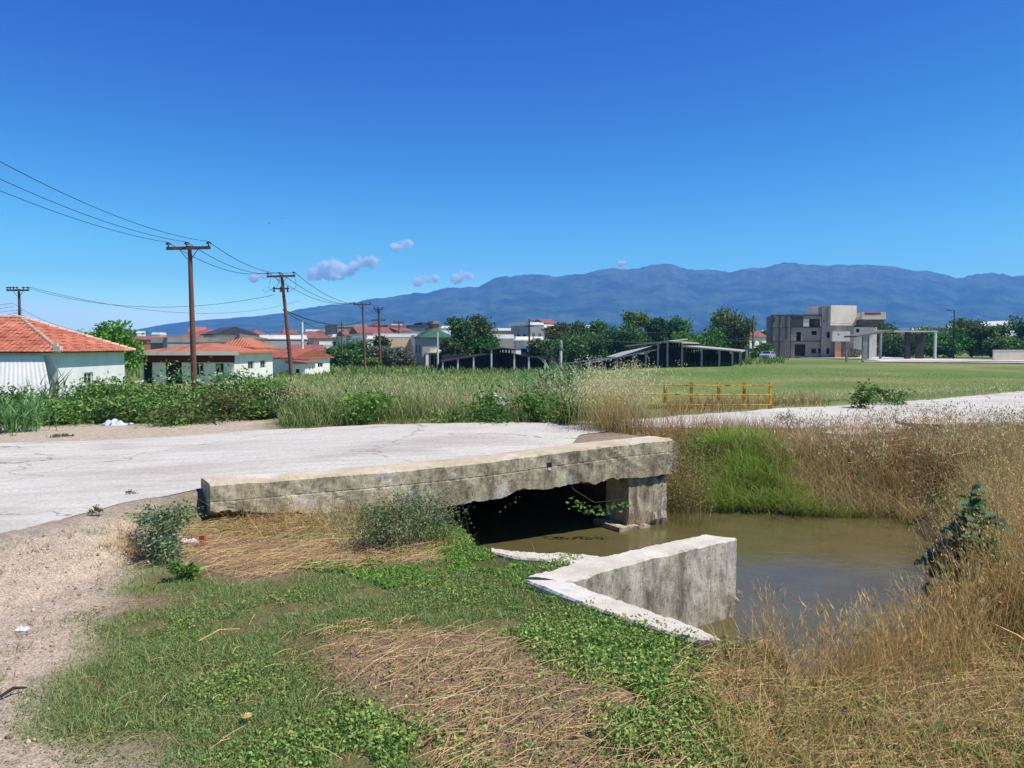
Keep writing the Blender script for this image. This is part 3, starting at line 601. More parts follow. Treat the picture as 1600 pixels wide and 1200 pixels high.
house('grey shop with a green hip roof and a yellow sign over its glass front', 660, 706, 528, 140, 'hip', 1.7, 'g', 'g', 12, 0, W_((.02, .46, [.4, .72], .14, 'window')), .5, cat='shop', name='shop', extra=sign)
house('pale house with a steep red mono pitch roof right of the twin poplars', 757, 777, 519, 175, 'shedx', -1.6, 'p', 'r', 9, 0, W_((.6, .8, [.5], .12, 'window')))
house('flat pinkish terrace with railings behind the sheds', 776, 800, 517, 200, 'flat', 0, 'p', 'w', 10, 0, W_((.7, .9, [.3, .7], .1, 'dark')))
house('white and brick rooftop block right of the terrace', 796, 812, 517, 205, 'flat', 0, 'w', 'w', 8, 0, W_((.7, .9, [.5], .14, 'dark')))
house('grey block wall building standing above the gateway of the sheds', 769, 803, 529, 132, 'flat', 0, 'k', 'w', 7, 0, [], .02, cat='building', name='building')
house('low white building with a flat canopy beside the grey block wall', 806, 850, 532, 140, 'flat', 0, 'w', 'w', 9, 0, W_((.1, .7, [.3, .75], .12, 'dark')), .8)
house('grey three storey apartment block with balconies and rooftop bars', 828, 850, 508, 185, 'flat', 0, 'g', 'w', 11, 0, W_((.62, .78, [.25, .7], .1, 'window'), (.36, .52, [.25, .7], .1, 'window')), .1)
house('pale apartment block with deep balconies behind the dark conifers', 848, 866, 512, 188, 'flat', 0, 'k', 'w', 11, 0, W_((.6, .85, [.5], .35, 'dark'), (.3, .5, [.5], .35, 'dark')), .2)
house('cream building just showing over the trees behind the sheds', 905, 935, 512, 230, 'flat', 0, 'c', 'w', 11, 0, W_((.7, .9, [.3, .7], .1, 'window')))
house('small white gable showing among the dark trees', 916, 932, 524, 165, 'gablef', 1.2, 'w', 't', 7)
house('red roofed house with a white gable left of the concrete ruin', 1168, 1203, 527, 190, 'gable', 2.2, 'w', 'r', 9, 0, W_((.5, .8, [.3, .7], .08, 'window')), .4)
house('cream house far behind the bus shelter roofs', 1424, 1446, 516, 230, 'flat', 0, 'c', 'w', 9, 0, W_((.7, .9, [.5], .12, 'dark')))
house('red roofed cottage sunk among the trees at the right edge', 1566, 1590, 529, 170, 'gable', .9, 'k', 'r', 8)
house('white roofs showing above the trees at the right edge', 1562, 1590, 510, 240, 'gablef', 1.6, 'w', 'w', 9, 0, W_((.75, .9, [.5], .1, 'dark')))
for (a, b, v_, y, col, txt) in ((418, 436, 526, 240, 'w', 'tiny white block on the skyline left of the second wooden pole'), (478, 500, 518, 260, 'c', 'distant cream block over the red hip roof'), (612, 628, 510, 260, 'c', 'distant cream block above the red edged roof'), (738, 756, 520, 260, 'c', 'distant cream block seen between the twin poplars'), (864, 880, 514, 250, 'w', 'distant white block over the dark conifers'), (1478, 1500, 512, 260, 'k', 'distant grey block beside the dark street lamp'), (1190, 1200, 519, 270, 'w', 'distant white block beside the corner of the ruin'), (214, 226, 521, 240, 'w', 'distant white block just right of the big orange roof'), (238, 250, 523, 235, 'c', 'distant cream block before the blue hills on the left')):
    house(txt, a, b, v_, y, 'flat', 0, col, 'w', 9, 0, W_((.7, .88, [.3, .7], .1, 'dark')), .1, cat='building', name='building', group='distant blocks on the skyline')
# ---------------------------------------------------------------- concrete ruin
yR = 150.; s_ = yR / FPX
x0 = xt(1204, yR); zb = gz(xt(1290, yR), yR) - .15; root = empty('derelict_building', (x0, yR, zb), -.12, 'derelict concrete building with a tall blank tower, empty windows and a torn hole', 'building')
Z = lambda v_: zt(v_, yR) - zb; Xx = lambda u: xt(u, yR) - x0
RC1 = M((150, 139, 130), .95, .22, .35, .3, streak=True); RC2 = M((222, 208, 190), .95, .14, .35, .3, streak=True); RC3 = M((222, 214, 200), .9, .08, .6, .1)
mb = MB(); hR = Z(494)
def hr(u0, v1, u1, v0): return (Xx(u0), max(.02, Z(v1)), Xx(u1), Z(v0))
wl = Xx(1281); holes = [hr(1240, 556, 1256, 538), hr(1265, 552, 1272, 544.5), hr(1275, 552, 1280.5, 544.5), hr(1242, 533, 1249, 519), hr(1265, 523.5, 1272.5, 517.5), hr(1206, 503, 1209.5, 497), hr(1216, 502, 1219, 497.5), hr(1225, 501.5, 1228.5, 497), hr(1261, 511, 1277, 499), hr(1258.5, 507, 1261, 501)]
wall_mb(mb, wl, hR, holes, (0, 0, 0), (1, 0, 0)); wall_mb(mb, wl, hR, [], (wl, 4.6, 0), (-1, 0, 0)); wall_mb(mb, 4.16, hR, [], (0, 4.38, 0), (0, -1, 0)); wall_mb(mb, 4.16, hR, [], (wl, .22, 0), (0, 1, 0)); mb.build('wall', RC1, root)
for (za_, zc_) in ((Z(534), Z(533)), (Z(512.5), Z(511.5)), (hR, hR + .25)): MB().box(-.15, wl + .0, -.18, -.003, za_, zc_ + .0).build('floor_band', M((88, 84, 84), .9, .2, 1), root)
for u in (1205, 1216, 1226, 1232): MB().box(Xx(u), Xx(u) + .22, -.14, -.003, .0, hR - .02).build('column', M((82, 78, 80), .9, .2, 1), root)
MB().box(.3, wl - .3, .3, 4.3, hR - .35, hR - .02).build('roof', RC2, root)
MB().box(.3, wl - .3, .3, 4.3, Z(534) - .2, Z(534)).box(.3, wl - .3, .3, 4.3, Z(512) - .2, Z(512)).build('floor_slab', RC1, root)
P3 = [hr(1252, 511.5, 1260.9, 499), hr(1277.2, 511.5, 1279.6, 495)]
for (a, b_, c, d) in P3: MB().box(a, c, -.03, -.004, b_ + .15, d).build('plaster_panel', RC3, root)
MB().box(Xx(1235), Xx(1252), -.1, -.004, Z(511), Z(495)).build('corrugated_panel', M((78, 72, 74), .9, .15, 4), root)
# stair block with a narrow dark face, then the tall blank tower facing the sun
def block(name, u0, u1, y0, y1, vt, vb, mat, holes=(), yaw=0, front_mat=None):
    a = xt(u0, yR + y0) - x0; b = xt(u1, yR + y0) - x0; m_ = MB(); w = (b - a); z0 = max(0, zt(vb, yR + y0) - zb); z1 = zt(vt, yR + y0) - zb; ex = Vector((math.cos(yaw), math.sin(yaw), 0)); ey = Vector((-math.sin(yaw), math.cos(yaw), 0)); O = Vector((a, y0, z0)); d = y1 - y0; w /= math.cos(yaw)
    H_ = [(xt(q[0], yR + y0) - x0 - a, zt(q[1], yR + y0) - zb - z0, xt(q[2], yR + y0) - x0 - a, zt(q[3], yR + y0) - zb - z0) for q in holes]
    wall_mb(m_, w, z1 - z0, H_, O, ex); wall_mb(m_, d - .44, z1 - z0, [], O + ex * w + ey * .22, ey); wall_mb(m_, w, z1 - z0, [], O + ex * w + ey * d, -ex); wall_mb(m_, d - .44, z1 - z0, [], O + ey * (d - .22), -ey)
    t = .1; P = [O + ex * .1 + ey * .1, O + ex * (w - .1) + ey * .1, O + ex * (w - .1) + ey * (d - .1), O + ex * .1 + ey * (d - .1)]
    for zz in (z1 - z0 - .2, 0.02): m_.add([p + Vector((0, 0, zz)) for p in P] + [p + Vector((0, 0, zz + .15)) for p in P], [(3, 2, 1, 0), (4, 5, 6, 7), (0, 1, 5, 4), (1, 2, 6, 5), (2, 3, 7, 6), (3, 0, 4, 7)])
    return m_.build(name, mat, root)
block('stair_block', 1280.5, 1295, -.6, 6, 480, 560, RC1, [(1283, 504, 1284.5, 500), (1289.5, 509, 1293, 494), (1289.5, 487, 1292, 482), (1288.5, 528, 1293.5, 519), (1288, 553, 1293, 544)])
block('tower', 1294.2, 1338, -1.2, 6, 477.5, 508.8, RC2, [], .40)
block('upper_storey', 1294.6, 1328, -.5, 6, 509, 560, RC1)
block('bay', 1298.5, 1324.6, -2.2, -.55, 518, 533.5, RC3, [(1306.5, 524, 1308.5, 521.5)])
for u in (1301, 1305.5): MB().box(xt(u, yR - 1.5) - x0, xt(u, yR - 1.5) - x0 + .5, -2.0, -1.5, 0, zt(534, yR - 1.5) - zb).build('pillar', M((206, 160, 128), .9, .1, 1), root)
MB().box(xt(1307.5, yR - .6) - x0, xt(1311, yR - .6) - x0, -1.4, -.6, 0, zt(535, yR) - zb).build('door', M((190, 92, 60), .8, .1, 2), root)
block('side_wing', 1325.3, 1364, .4, 8, 511.5, 560, RC2, [(1331, 519.5, 1336.5, 514)], .22)
a = xt(1338, yR) - x0; b = xt(1372, yR) - x0
MB().box(a, b, -.8, 6, zt(500, yR) - zb, zt(489, yR) - zb).build('parapet', M((228, 214, 194), .9, .1, .8), root); MB().box(a + .3, a + 3.2, -.83, -.803, zt(493, yR) - zb, zt(489.5, yR) - zb).build('red_stain', M((176, 66, 54), .9, .3, 2), root)
m_ = MB(); q = [(xt(1333, yR) - x0, zt(511.8, yR) - zb), (xt(1362, yR) - x0, zt(511.8, yR) - zb), (b, zt(500.2, yR) - zb), (a - .2, zt(500.2, yR) - zb)]
m_.add([(x, 1.2 if i < 2 else -.75, z) for i, (x, z) in enumerate(q)] + [(x, 5, z) for x, z in q], [(0, 1, 2, 3), (7, 6, 5, 4), (0, 4, 5, 1), (1, 5, 6, 2), (2, 6, 7, 3), (3, 7, 4, 0)]); m_.build('sloping_soffit', M((92, 88, 90), .9, .2, .6), root)
for i in range(5): MB().tube([(2 + i * 2.3 + rng.normal() * .3, 3, hR), (2 + i * 2.3, 3, hR + .8 + .3 * (i % 2))], .03, 5).build('starter_bar', M((60, 44, 40), .8), root)
# ---------------------------------------------------------------- market sheds
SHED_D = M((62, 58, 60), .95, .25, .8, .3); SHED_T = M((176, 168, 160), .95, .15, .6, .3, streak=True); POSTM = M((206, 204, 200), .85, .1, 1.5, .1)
def slab(mb, a, b, L, t=.16, up=0):   # sloping roof slab from a=(x,z) to b=(x,z), running L away along +y
    (xa, za_), (xb, zb_) = a, b
    mb.add([(xa, 0, za_), (xb, 0, zb_), (xb, 0, zb_ + t), (xa, 0, za_ + t), (xa, L, za_ + up), (xb, L, zb_ + up), (xb, L, zb_ + t + up), (xa, L, za_ + t + up)], [(0, 1, 2, 3), (7, 6, 5, 4), (3, 2, 6, 7), (0, 4, 5, 1), (0, 3, 7, 4), (1, 5, 6, 2)])
def shed(label, y, L, yaw, roofs, posts, backs, rm, zbv, ups=(0, 0, 0, 0, 0), pm=None):
    ux = roofs[0][0][0]; X0_ = xt(ux, y); zb = gz(X0_, y) - .05 if zbv is None else zt(zbv, y); root = empty('market_shed', (X0_, y, zb), yaw, label, 'shed', 'open sheds of the old market')
    f = lambda u, v_: ((u - ux) / FPX * y / max(.6, math.cos(yaw)), zt(v_, y) - zb)
    for (a, b), up_ in zip(roofs, ups): mb = MB(); slab(mb, f(*a), f(*b), L, up=up_); mb.build('roof', rm, root)
    nrow = max(2, int(L / 4.2))
    for u in posts:
        for r in range(nrow + 1):
            x = (u - ux) / FPX * y / max(.6, math.cos(yaw)); zr_ = None
            for (a, b) in roofs:
                (xa, za_), (xb, zb_) = f(*a), f(*b)
                if min(xa, xb) - .01 <= x <= max(xa, xb) + .01: zr_ = za_ + (zb_ - za_) * (x - xa) / (xb - xa); break
            if zr_: q = .15 + r * (L - .5) / nrow; MB().box(x - .11, x + .11, q, q + .22, -.3, zr_ - .01).build('post', (pm or POSTM) if r == 0 else SHED_D, root)  # interior shade put into the colour: rows behind the front one are dark
    for (u0, u1, off, vt) in backs:
        xa, xb = f(u0, 0)[0], f(u1, 0)[0]; MB().box(xa, xb, off, off + .2, -.2, zt(vt, y) - zb).build('back_shade_panel', SHED_D, root)  # dark fill standing in for the deep shade inside the open shed
    return root
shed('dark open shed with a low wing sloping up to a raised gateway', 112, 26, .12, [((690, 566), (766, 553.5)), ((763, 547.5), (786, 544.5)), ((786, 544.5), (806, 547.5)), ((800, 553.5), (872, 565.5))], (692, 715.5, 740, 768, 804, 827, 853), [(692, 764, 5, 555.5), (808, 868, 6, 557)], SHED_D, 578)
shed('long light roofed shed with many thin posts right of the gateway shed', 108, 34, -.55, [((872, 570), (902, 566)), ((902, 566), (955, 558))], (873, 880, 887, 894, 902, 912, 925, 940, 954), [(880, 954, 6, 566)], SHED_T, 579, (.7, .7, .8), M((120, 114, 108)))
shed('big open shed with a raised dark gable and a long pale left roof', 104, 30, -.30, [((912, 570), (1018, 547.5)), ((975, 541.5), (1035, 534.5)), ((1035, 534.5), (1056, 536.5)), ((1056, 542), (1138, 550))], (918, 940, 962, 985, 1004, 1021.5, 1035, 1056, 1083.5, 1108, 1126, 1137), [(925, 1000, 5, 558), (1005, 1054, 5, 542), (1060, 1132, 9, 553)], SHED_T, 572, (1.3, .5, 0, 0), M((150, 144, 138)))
# ---------------------------------------------------------------- shelter with butterfly roof
yS = 128.; zb = gz(xt(1400, yS), yS) - .03; X0_ = xt(1352, yS); root = empty('shelter', (X0_, yS, zb), 0, 'empty concrete shelter with tilted flat roofs on thin pillars, right of the ruin', 'shelter')
f = lambda u, v_: (xt(u, yS) - X0_, zt(v_, yS) - zb)
mb = MB(); slab(mb, f(1338, 527), f(1394, 517.5), 5, .25); mb.build('roof', M((118, 110, 106), .9, .2, .6), root); mb = MB(); slab(mb, f(1396, 518.6), f(1464, 518.8), 5, .22); mb.build('roof', M((186, 178, 170), .9, .15, .6), root)
for (u0, u1, mt_, yy_) in ((1348.5, 1357, CGREY, .2), (1358, 1363, POSTM, .1), (1388.5, 1391, POSTM, 3), (1416.5, 1424, SHED_D, .4), (1461.5, 1464, POSTM, .2)):
    vv = np.interp((u0 + u1) / 2, [1338, 1394, 1396, 1464], [527, 517.5, 518.6, 518.8]); a, z = f(u0, vv); b, _ = f(u1, vv); MB().box(a, b, yy_, yy_ + .45, -.3, z - .02).build('pillar', mt_, root)
MB().box(f(1448, 0)[0], f(1461.2, 0)[0], 3.6, 3.8, -.2, f(0, 522)[1]).build('screen_wall', SHED_D, root)
# paved yard and path round the ruin and shelter
def sheet(name, pts, dz, mat):
    P = [(xt(u, y), y) for u, y in pts]; P2 = resample(P + [P[0]], 160); cen = P2.mean(0)
    V = []; F = []
    for k_, f_ in enumerate(np.linspace(1, 0, 14)): V += [(cen[0] + (p[0] - cen[0]) * f_, cen[1] + (p[1] - cen[1]) * f_) for p in P2]
    V = np.array(V); z = h(V[:, 0], V[:, 1]) + dz; n0 = 160
    for k_ in range(13):
        for i in range(159): F.append((k_ * n0 + i, k_ * n0 + i + 1, (k_ + 1) * n0 + i + 1, (k_ + 1) * n0 + i))
    return tag(mesh(name, np.c_[V, z], F, mat), kind='structure')
sheet('yard', [(1250, 143), (1325, 141), (1375, 118), (1700, 112), (1760, 118), (1480, 124), (1440, 138), (1370, 149), (1250, 149)], .07, M((206, 200, 192), .95, .1, .4, .2))
sheet('path', [(1335, 112), (1450, 108), (1900, 92), (1900, 98.5), (1460, 112), (1380, 116)], .11, M((204, 198, 188), .95, .1, .4, .2))
for (u, lab) in ((1322.5, 'short grey gate post at the left of the yard entrance'), (1348, 'short grey gate post at the right of the yard entrance')):
    x, y = xt(u, 112), 112; z = gz(x, y); r_ = empty('gate_post', (x, y, z), 0, lab, 'post', 'gate posts of the yard'); MB().box(-.13, .13, -.13, .13, -.2, 2.1).build('shaft', CGREY, r_); MB().box(-.19, .19, -.19, .19, 2.1, 2.2).build('cap', CGREY, r_)
# low walls and dirt heaps at the far right
def lowwall(lab, u0, u1, y, vt, mat):
    x0_, x1_ = xt(u0, y), xt(u1, y); z0 = min(gz(x0_, y), gz(x1_, y)) - .1; r_ = empty('low_wall', (x0_, y, z0), 0, lab, 'wall'); MB().box(0, x1_ - x0_, 0, .25, 0, zt(vt, y) - z0).build('wall', mat, r_); MB().box(-.05, x1_ - x0_ + .05, -.06, .31, zt(vt, y) - z0, zt(vt, y) - z0 + .08).build('coping', POSTM, r_)
lowwall('low cream wall before the trees at the right edge', 1552, 1640, 122, 547.5, CREAM); lowwall('low white kerb wall in front of the olive trees', 596, 640, 141, 570, WHITE); lowwall('low white garden wall below the hedge of dark trees', 527, 541, 139, 571, WHITE)
# ---------------------------------------------------------------- trees
DK = [(62, 94, 42), (76, 110, 50), (50, 78, 36), (94, 124, 60)]; OL = [(104, 116, 92), (84, 98, 74), (122, 130, 106)]; LG = [(96, 130, 58), (112, 144, 66), (78, 112, 50)]
TREES = []
def T(label, u, vt, wpx, y, cols, th=.22, **k): TREES.append((label, u, vt, wpx, y, cols, th, k))
T('light green leafy tree behind the big orange roof', 178, 505, 84, 52, LG, .3, n=2400, leaf=.3)
T('left of the twin tall poplars behind the gateway shed', 724, 497, 34, 122, DK + [(96, 118, 50)], .12, shape='poplar', n=3400, lobes=10)
T('right and taller of the twin poplars behind the gateway shed', 746, 494, 38, 124, DK, .12, shape='poplar', n=3600, lobes=10)
T('bushy tree low at the left foot of the poplars', 706, 528, 34, 120, DK, .1); T('bushy tree low at the right foot of the poplars', 762, 525, 34, 121, DK, .1)
T('dark green tree beside the peach annex', 532, 542, 40, 130, DK, .06); T('broad dark hedge tree behind the third wooden pole', 560, 532, 64, 134, DK, .04, n=4200); T('grey olive tree beside the broad hedge tree', 596, 543, 42, 131, OL, .06); T('grey olive tree before the blank pinkish wall', 622, 545, 42, 133, OL, .06); T('small palm like dark tree over the hedge', 597, 523, 22, 136, DK, .3)
T('small pale green shrub tree at the foot of the third wooden pole', 580, 560, 22, 126, LG, .1, n=900)
T('rounded tree right of the pole beside the low white building', 842, 530, 34, 128, DK, .1); T('dark conifer behind the left end of the dark tree row', 876, 505, 30, 148, DK, .1, shape='poplar'); T('dark narrow conifer before the cream building', 903, 503, 24, 150, DK, .1, shape='poplar'); T('dense dark tree left in the long row', 882, 524, 60, 140, DK, .06, n=4200); T('dense dark tree behind the long light roofed shed', 925, 520, 54, 142, DK, .06, n=4200)
T('tree with a rounded top rising over the white gable', 942, 493, 34, 150, DK, .12); T('tallest tree of the row behind the big shed', 993, 481, 46, 152, DK + [(74, 108, 44)], .1, n=4600, lobes=12); T('slimmer tree right of the tallest tree', 1026, 490, 30, 150, DK, .1); T('rounded tree above the raised gable of the big shed', 1058, 484, 44, 152, DK + [(74, 108, 44)], .1, n=4400); T('low bright green tree behind the right wing of the big shed', 1072, 520, 60, 138, [(66, 106, 40), (84, 124, 50)], .05)
T('big spreading tree at the right end of the row', 1126, 484, 66, 150, DK, .08, n=5600, lobes=14); T('darker tree leaning out at the right end of the row', 1150, 494, 40, 148, DK, .08); T('low dark tree between the tallest and the rounded tree', 970, 512, 60, 144, DK, .05); T('low dark tree at the foot of the spreading tree', 1108, 516, 60, 143, DK, .05)
T('small bright tree before the red roofed house by the ruin', 1193, 537, 26, 140, [(74, 104, 44), (92, 124, 56)], .12, n=1800)
T('dark tree behind the left roof of the shelter', 1378, 503, 46, 158, DK, .06); T('dark tree under the junction of the shelter roofs', 1405, 520, 50, 150, DK, .05); T('dark tree behind the right roof of the shelter', 1440, 513, 46, 156, DK, .05); T('broad tree right of the shelter, under the dark street lamp', 1484, 509, 56, 150, DK, .04, n=4400); T('tallest rounded tree right of the dark street lamp', 1518, 498, 54, 152, DK, .04, n=4600); T('dark tree left of the sunken cottage', 1548, 508, 40, 148, DK, .04); T('tall tree at the right edge behind the cream wall', 1598, 493, 50, 146, DK, .04, n=4400); T('low bush tree in front of the sunken cottage', 1572, 526, 44, 136, DK, .03); T('small grey green shrub against the side wing of the ruin', 1335, 547, 22, 146, OL, .05, n=900)
# ---------------------------------------------------------------- plants: builders
class Veg:
    def __init__(s): s.V = []; s.F = []; s.C = []; s.n = 0
    def _push(s, V, F, C):                                   # V (n,k,3), F list of local tris, C (n,k,3)
        n, k = V.shape[:2]; F = np.array(F); s.F.append((F[None] + (np.arange(n) * k)[:, None, None] + s.n).reshape(-1, 3)); s.V.append(V.reshape(-1, 3)); s.C.append(C.reshape(-1, 3)); s.n += n * k
    def blades(s, P, H, W, lean=.25, curve=.35, c0=None, c1=None, seg=3, az=None, flat=False):
        P = np.asarray(P, float); n = len(P)
        if n == 0: return None
        H = np.broadcast_to(H, n); W = np.broadcast_to(W, n)
        az = rng.random(n) * 2 * np.pi if az is None else np.broadcast_to(az, n); wa = rng.random(n) * np.pi
        le = rng.random(n) * lean if not flat else np.broadcast_to(lean, n); cu = rng.random(n) * curve
        dx, dy = np.cos(az), np.sin(az); wx, wy = np.cos(wa), np.sin(wa)
        V = np.zeros((n, 2 * seg + 1, 3)); C = np.zeros((n, 2 * seg + 1, 3)); tips = None
        for i in range(seg + 1):
            t = i / seg; r = H * (le * t + cu * t * t); z = H * (t - .35 * cu * t * t) * np.sqrt(np.maximum(0.02, 1 - le * le * .8))
            cx = P[:, 0] + dx * r; cy = P[:, 1] + dy * r; cz = P[:, 2] + z; w = W * .5 * (1 - t) ** .6; cc = c0 + (c1 - c0) * t
            if i < seg:
                V[:, 2 * i] = np.stack([cx - wx * w, cy - wy * w, cz], 1); V[:, 2 * i + 1] = np.stack([cx + wx * w, cy + wy * w, cz], 1); C[:, 2 * i] = cc; C[:, 2 * i + 1] = cc
            else: tips = np.stack([cx, cy, cz], 1); V[:, -1] = tips; C[:, -1] = cc
        F = []
        for i in range(seg - 1): a = 2 * i; F += [(a, a + 1, a + 3), (a, a + 3, a + 2)]
        a = 2 * (seg - 1); F.append((a, a + 1, a + 2)); s._push(V, F, C)
        s.dirs = np.stack([dx * (le + 2 * cu), dy * (le + 2 * cu), np.ones(n) * .7], 1); s.dirs /= np.linalg.norm(s.dirs, axis=1, keepdims=True)
        return tips
    def leaves(s, P, L, Wd, col, tilt=1., fold=.25, d=None):
        P = np.asarray(P, float); n = len(P)
        if n == 0: return
        L = np.broadcast_to(L, n)[:, None]; Wd = np.broadcast_to(Wd, n)[:, None]
        if d is None: d = rng.normal(size=(n, 3)); d[:, 2] = d[:, 2] * tilt * .6 + .15; 
        d = d / np.linalg.norm(d, axis=1, keepdims=True); r = rng.normal(size=(n, 3)); sd_ = np.cross(d, r); sd_ /= np.linalg.norm(sd_, axis=1, keepdims=True) + 1e-9; nn = np.cross(d, sd_)
        V = np.stack([P, P + d * L * .45 + sd_ * Wd * .5 + nn * Wd * fold, P + d * L, P + d * L * .45 - sd_ * Wd * .5 + nn * Wd * fold], 1)
        C = np.repeat(np.broadcast_to(col, (n, 3))[:, None, :], 4, 1); s._push(V, [(0, 1, 2), (0, 2, 3)], C)
    def build(s, name, parent=None, mat=None):
        return fastmesh(name, np.concatenate(s.V), np.concatenate(s.F), mat or PLANT, parent, np.clip(np.concatenate(s.C) * 1.3, 0, .85))
def jit(col, n, a=.2, b=.1):
    c = np.array(lin(col))[None] * (1 + rng.normal(size=(n, 1)) * a) * (1 + rng.normal(size=(n, 3)) * b); return np.clip(c, .005, .9)
def pick(cols, n, p=None, a=.15, b=.06):
    i = rng.choice(len(cols), n, p=p); out_ = np.array([lin(c) for c in cols])[i] * (1 + rng.normal(size=(n, 1)) * a) * (1 + rng.normal(size=(n, 3)) * b); return np.clip(out_, .005, .9)
def wpoly(pts): # picture points -> ground polygon on the terrain
    u, v = zip(*pts); x, y, z = GT(u, v); return list(zip(x.tolist(), y.tolist()))
def spread_in(poly, n, a=.6, edge=.3, nsc=1.2, seed=0, keep=None, water=True):
    """n random ground points inside a polygon, its outline ragged; more per square metre near the camera"""
    P = np.array(poly); th = np.arctan2(P[:, 0], P[:, 1]); r = np.hypot(P[:, 0], P[:, 1]); lo, hi = max(1.5, r.min() - edge), r.max() + edge
    # the nearest point of an edge may be nearer than its ends
    lo = max(1.5, min(lo, float(np.abs(sdf(np.zeros(1), np.zeros(1), poly))[0]) - edge))
    got = []; tot = 0
    for _ in range(60):
        m_ = int(n * 2.5) + 200; t = rng.uniform(th.min() - .03, th.max() + .03, m_); q_ = (lo ** a + rng.random(m_) * (hi ** a - lo ** a)) ** (1 / a)
        x, y = q_ * np.sin(t), q_ * np.cos(t); ok = sdf(x, y, poly) + edge * fbm(x, y, nsc, 3, seed) < 0
        if keep is not None: ok &= keep(x, y)
        if water: ok &= sdf(x, y, WATERP) > .04
        got.append(np.stack([x[ok], y[ok]], 1)); tot += ok.sum()
        if tot >= n: break
    g = np.concatenate(got)[:n]; return np.c_[g, h(g[:, 0], g[:, 1]) - .01]
def offroad(x, y): return (sdf(x, y, ROADP) > .02)
def stuff(v, name): o = v.build(name); tag(o, kind='stuff'); return o
def oats(v, P, H, n_sp=10, c_stem=(176, 160, 104), c_sp=(222, 208, 164), L=.028, lean=.35, wst=.004, span=.4, spread=.07):
    n = len(P); a, b = jit(c_stem, n, .12, .05), jit(c_stem, n, .12, .05)
    tips = v.blades(P, H, wst, lean, .5, a, b, 4); H = np.broadcast_to(H, n); base = np.asarray(P)
    for k in range(n_sp):
        t = 1 - span * rng.random(n); q_ = base + (tips - base) * t[:, None]; q_[:, 2] += H * .06 * (1 - t) * 2
        q_ += rng.normal(size=(n, 3)) * np.array([spread, spread, spread * .5]) * (1.3 - (t - (1 - span)) / span)[:, None] * H[:, None]
        d = rng.normal(size=(n, 3)) * .5; d[:, 2] -= .9
        v.leaves(q_, L * rng.uniform(.7, 1.25, n), L * .3, jit(c_sp, n, .13, .04), d=d)
def barley(v, P, H, c=(188, 156, 102), hd=.05, aw=.05):
    n = len(P); tips = v.blades(P, H, .0035, .3, .25, jit(c, n, .15, .05), jit(c, n, .12, .04), 3); d = v.dirs
    v.leaves(tips - d * .01, hd, hd * .2, jit((184, 152, 96), n, .12, .04), d=d)
    for k in range(4): v.leaves(tips + d * hd * rng.uniform(.1, .9, n)[:, None], aw * rng.uniform(.6, 1.1, n), .0022, jit((190, 164, 112), n, .12, .03), d=d + rng.normal(size=(n, 3)) * .33)
def straws(v, P, L, c=(206, 176, 128), w=.004, az=None, lift=.04, azj=1.):
    n = len(P); az = rng.random(n) * np.pi if az is None else az + rng.normal(size=n) * azj; L = np.broadcast_to(L, n) * np.where(rng.random(n) < .6, rng.uniform(.12, .4, n), rng.uniform(.5, 1.2, n))
    V = np.zeros((n, 6, 3)); dx, dy = np.cos(az), np.sin(az); bow = rng.normal(size=n) * .035 * L; zt = P[:, 2] + .012 + rng.random(n) * lift; tl = rng.normal(size=n) * .06
    col = pick([(178, 148, 102), (160, 128, 84), (196, 170, 124), (134, 104, 72)], n); C = np.repeat(col[:, None], 6, 1)
    for i, t in enumerate((-.5, 0, .5)):
        cx = P[:, 0] + dx * L * t - dy * bow * (1 - abs(2 * t)); cy = P[:, 1] + dy * L * t + dx * bow * (1 - abs(2 * t)); cz = zt + tl * L * t * 2 + .01 * (1 - abs(2 * t))
        ww = w * .5 * (1 if i == 1 else .8); s_ = rng.random(n) * .003
        V[:, 2 * i] = np.stack([cx - dy * ww, cy + dx * ww, cz + ww], 1); V[:, 2 * i + 1] = np.stack([cx + dy * ww, cy - dx * ww, cz - ww * .5], 1)
    v._push(V, [(0, 1, 3), (0, 3, 2), (2, 3, 5), (2, 5, 4)], C)
def rosette(v, P, n_l, L, Wd, cols, up=.5):
    for k in range(n_l):
        n = len(P); d = rng.normal(size=(n, 3)); d[:, 2] = up * rng.uniform(.3, 1.3, n); v.leaves(P, L * rng.uniform(.6, 1.2, n), Wd * rng.uniform(.7, 1.2, n), pick(cols, n), d=d, fold=.12)
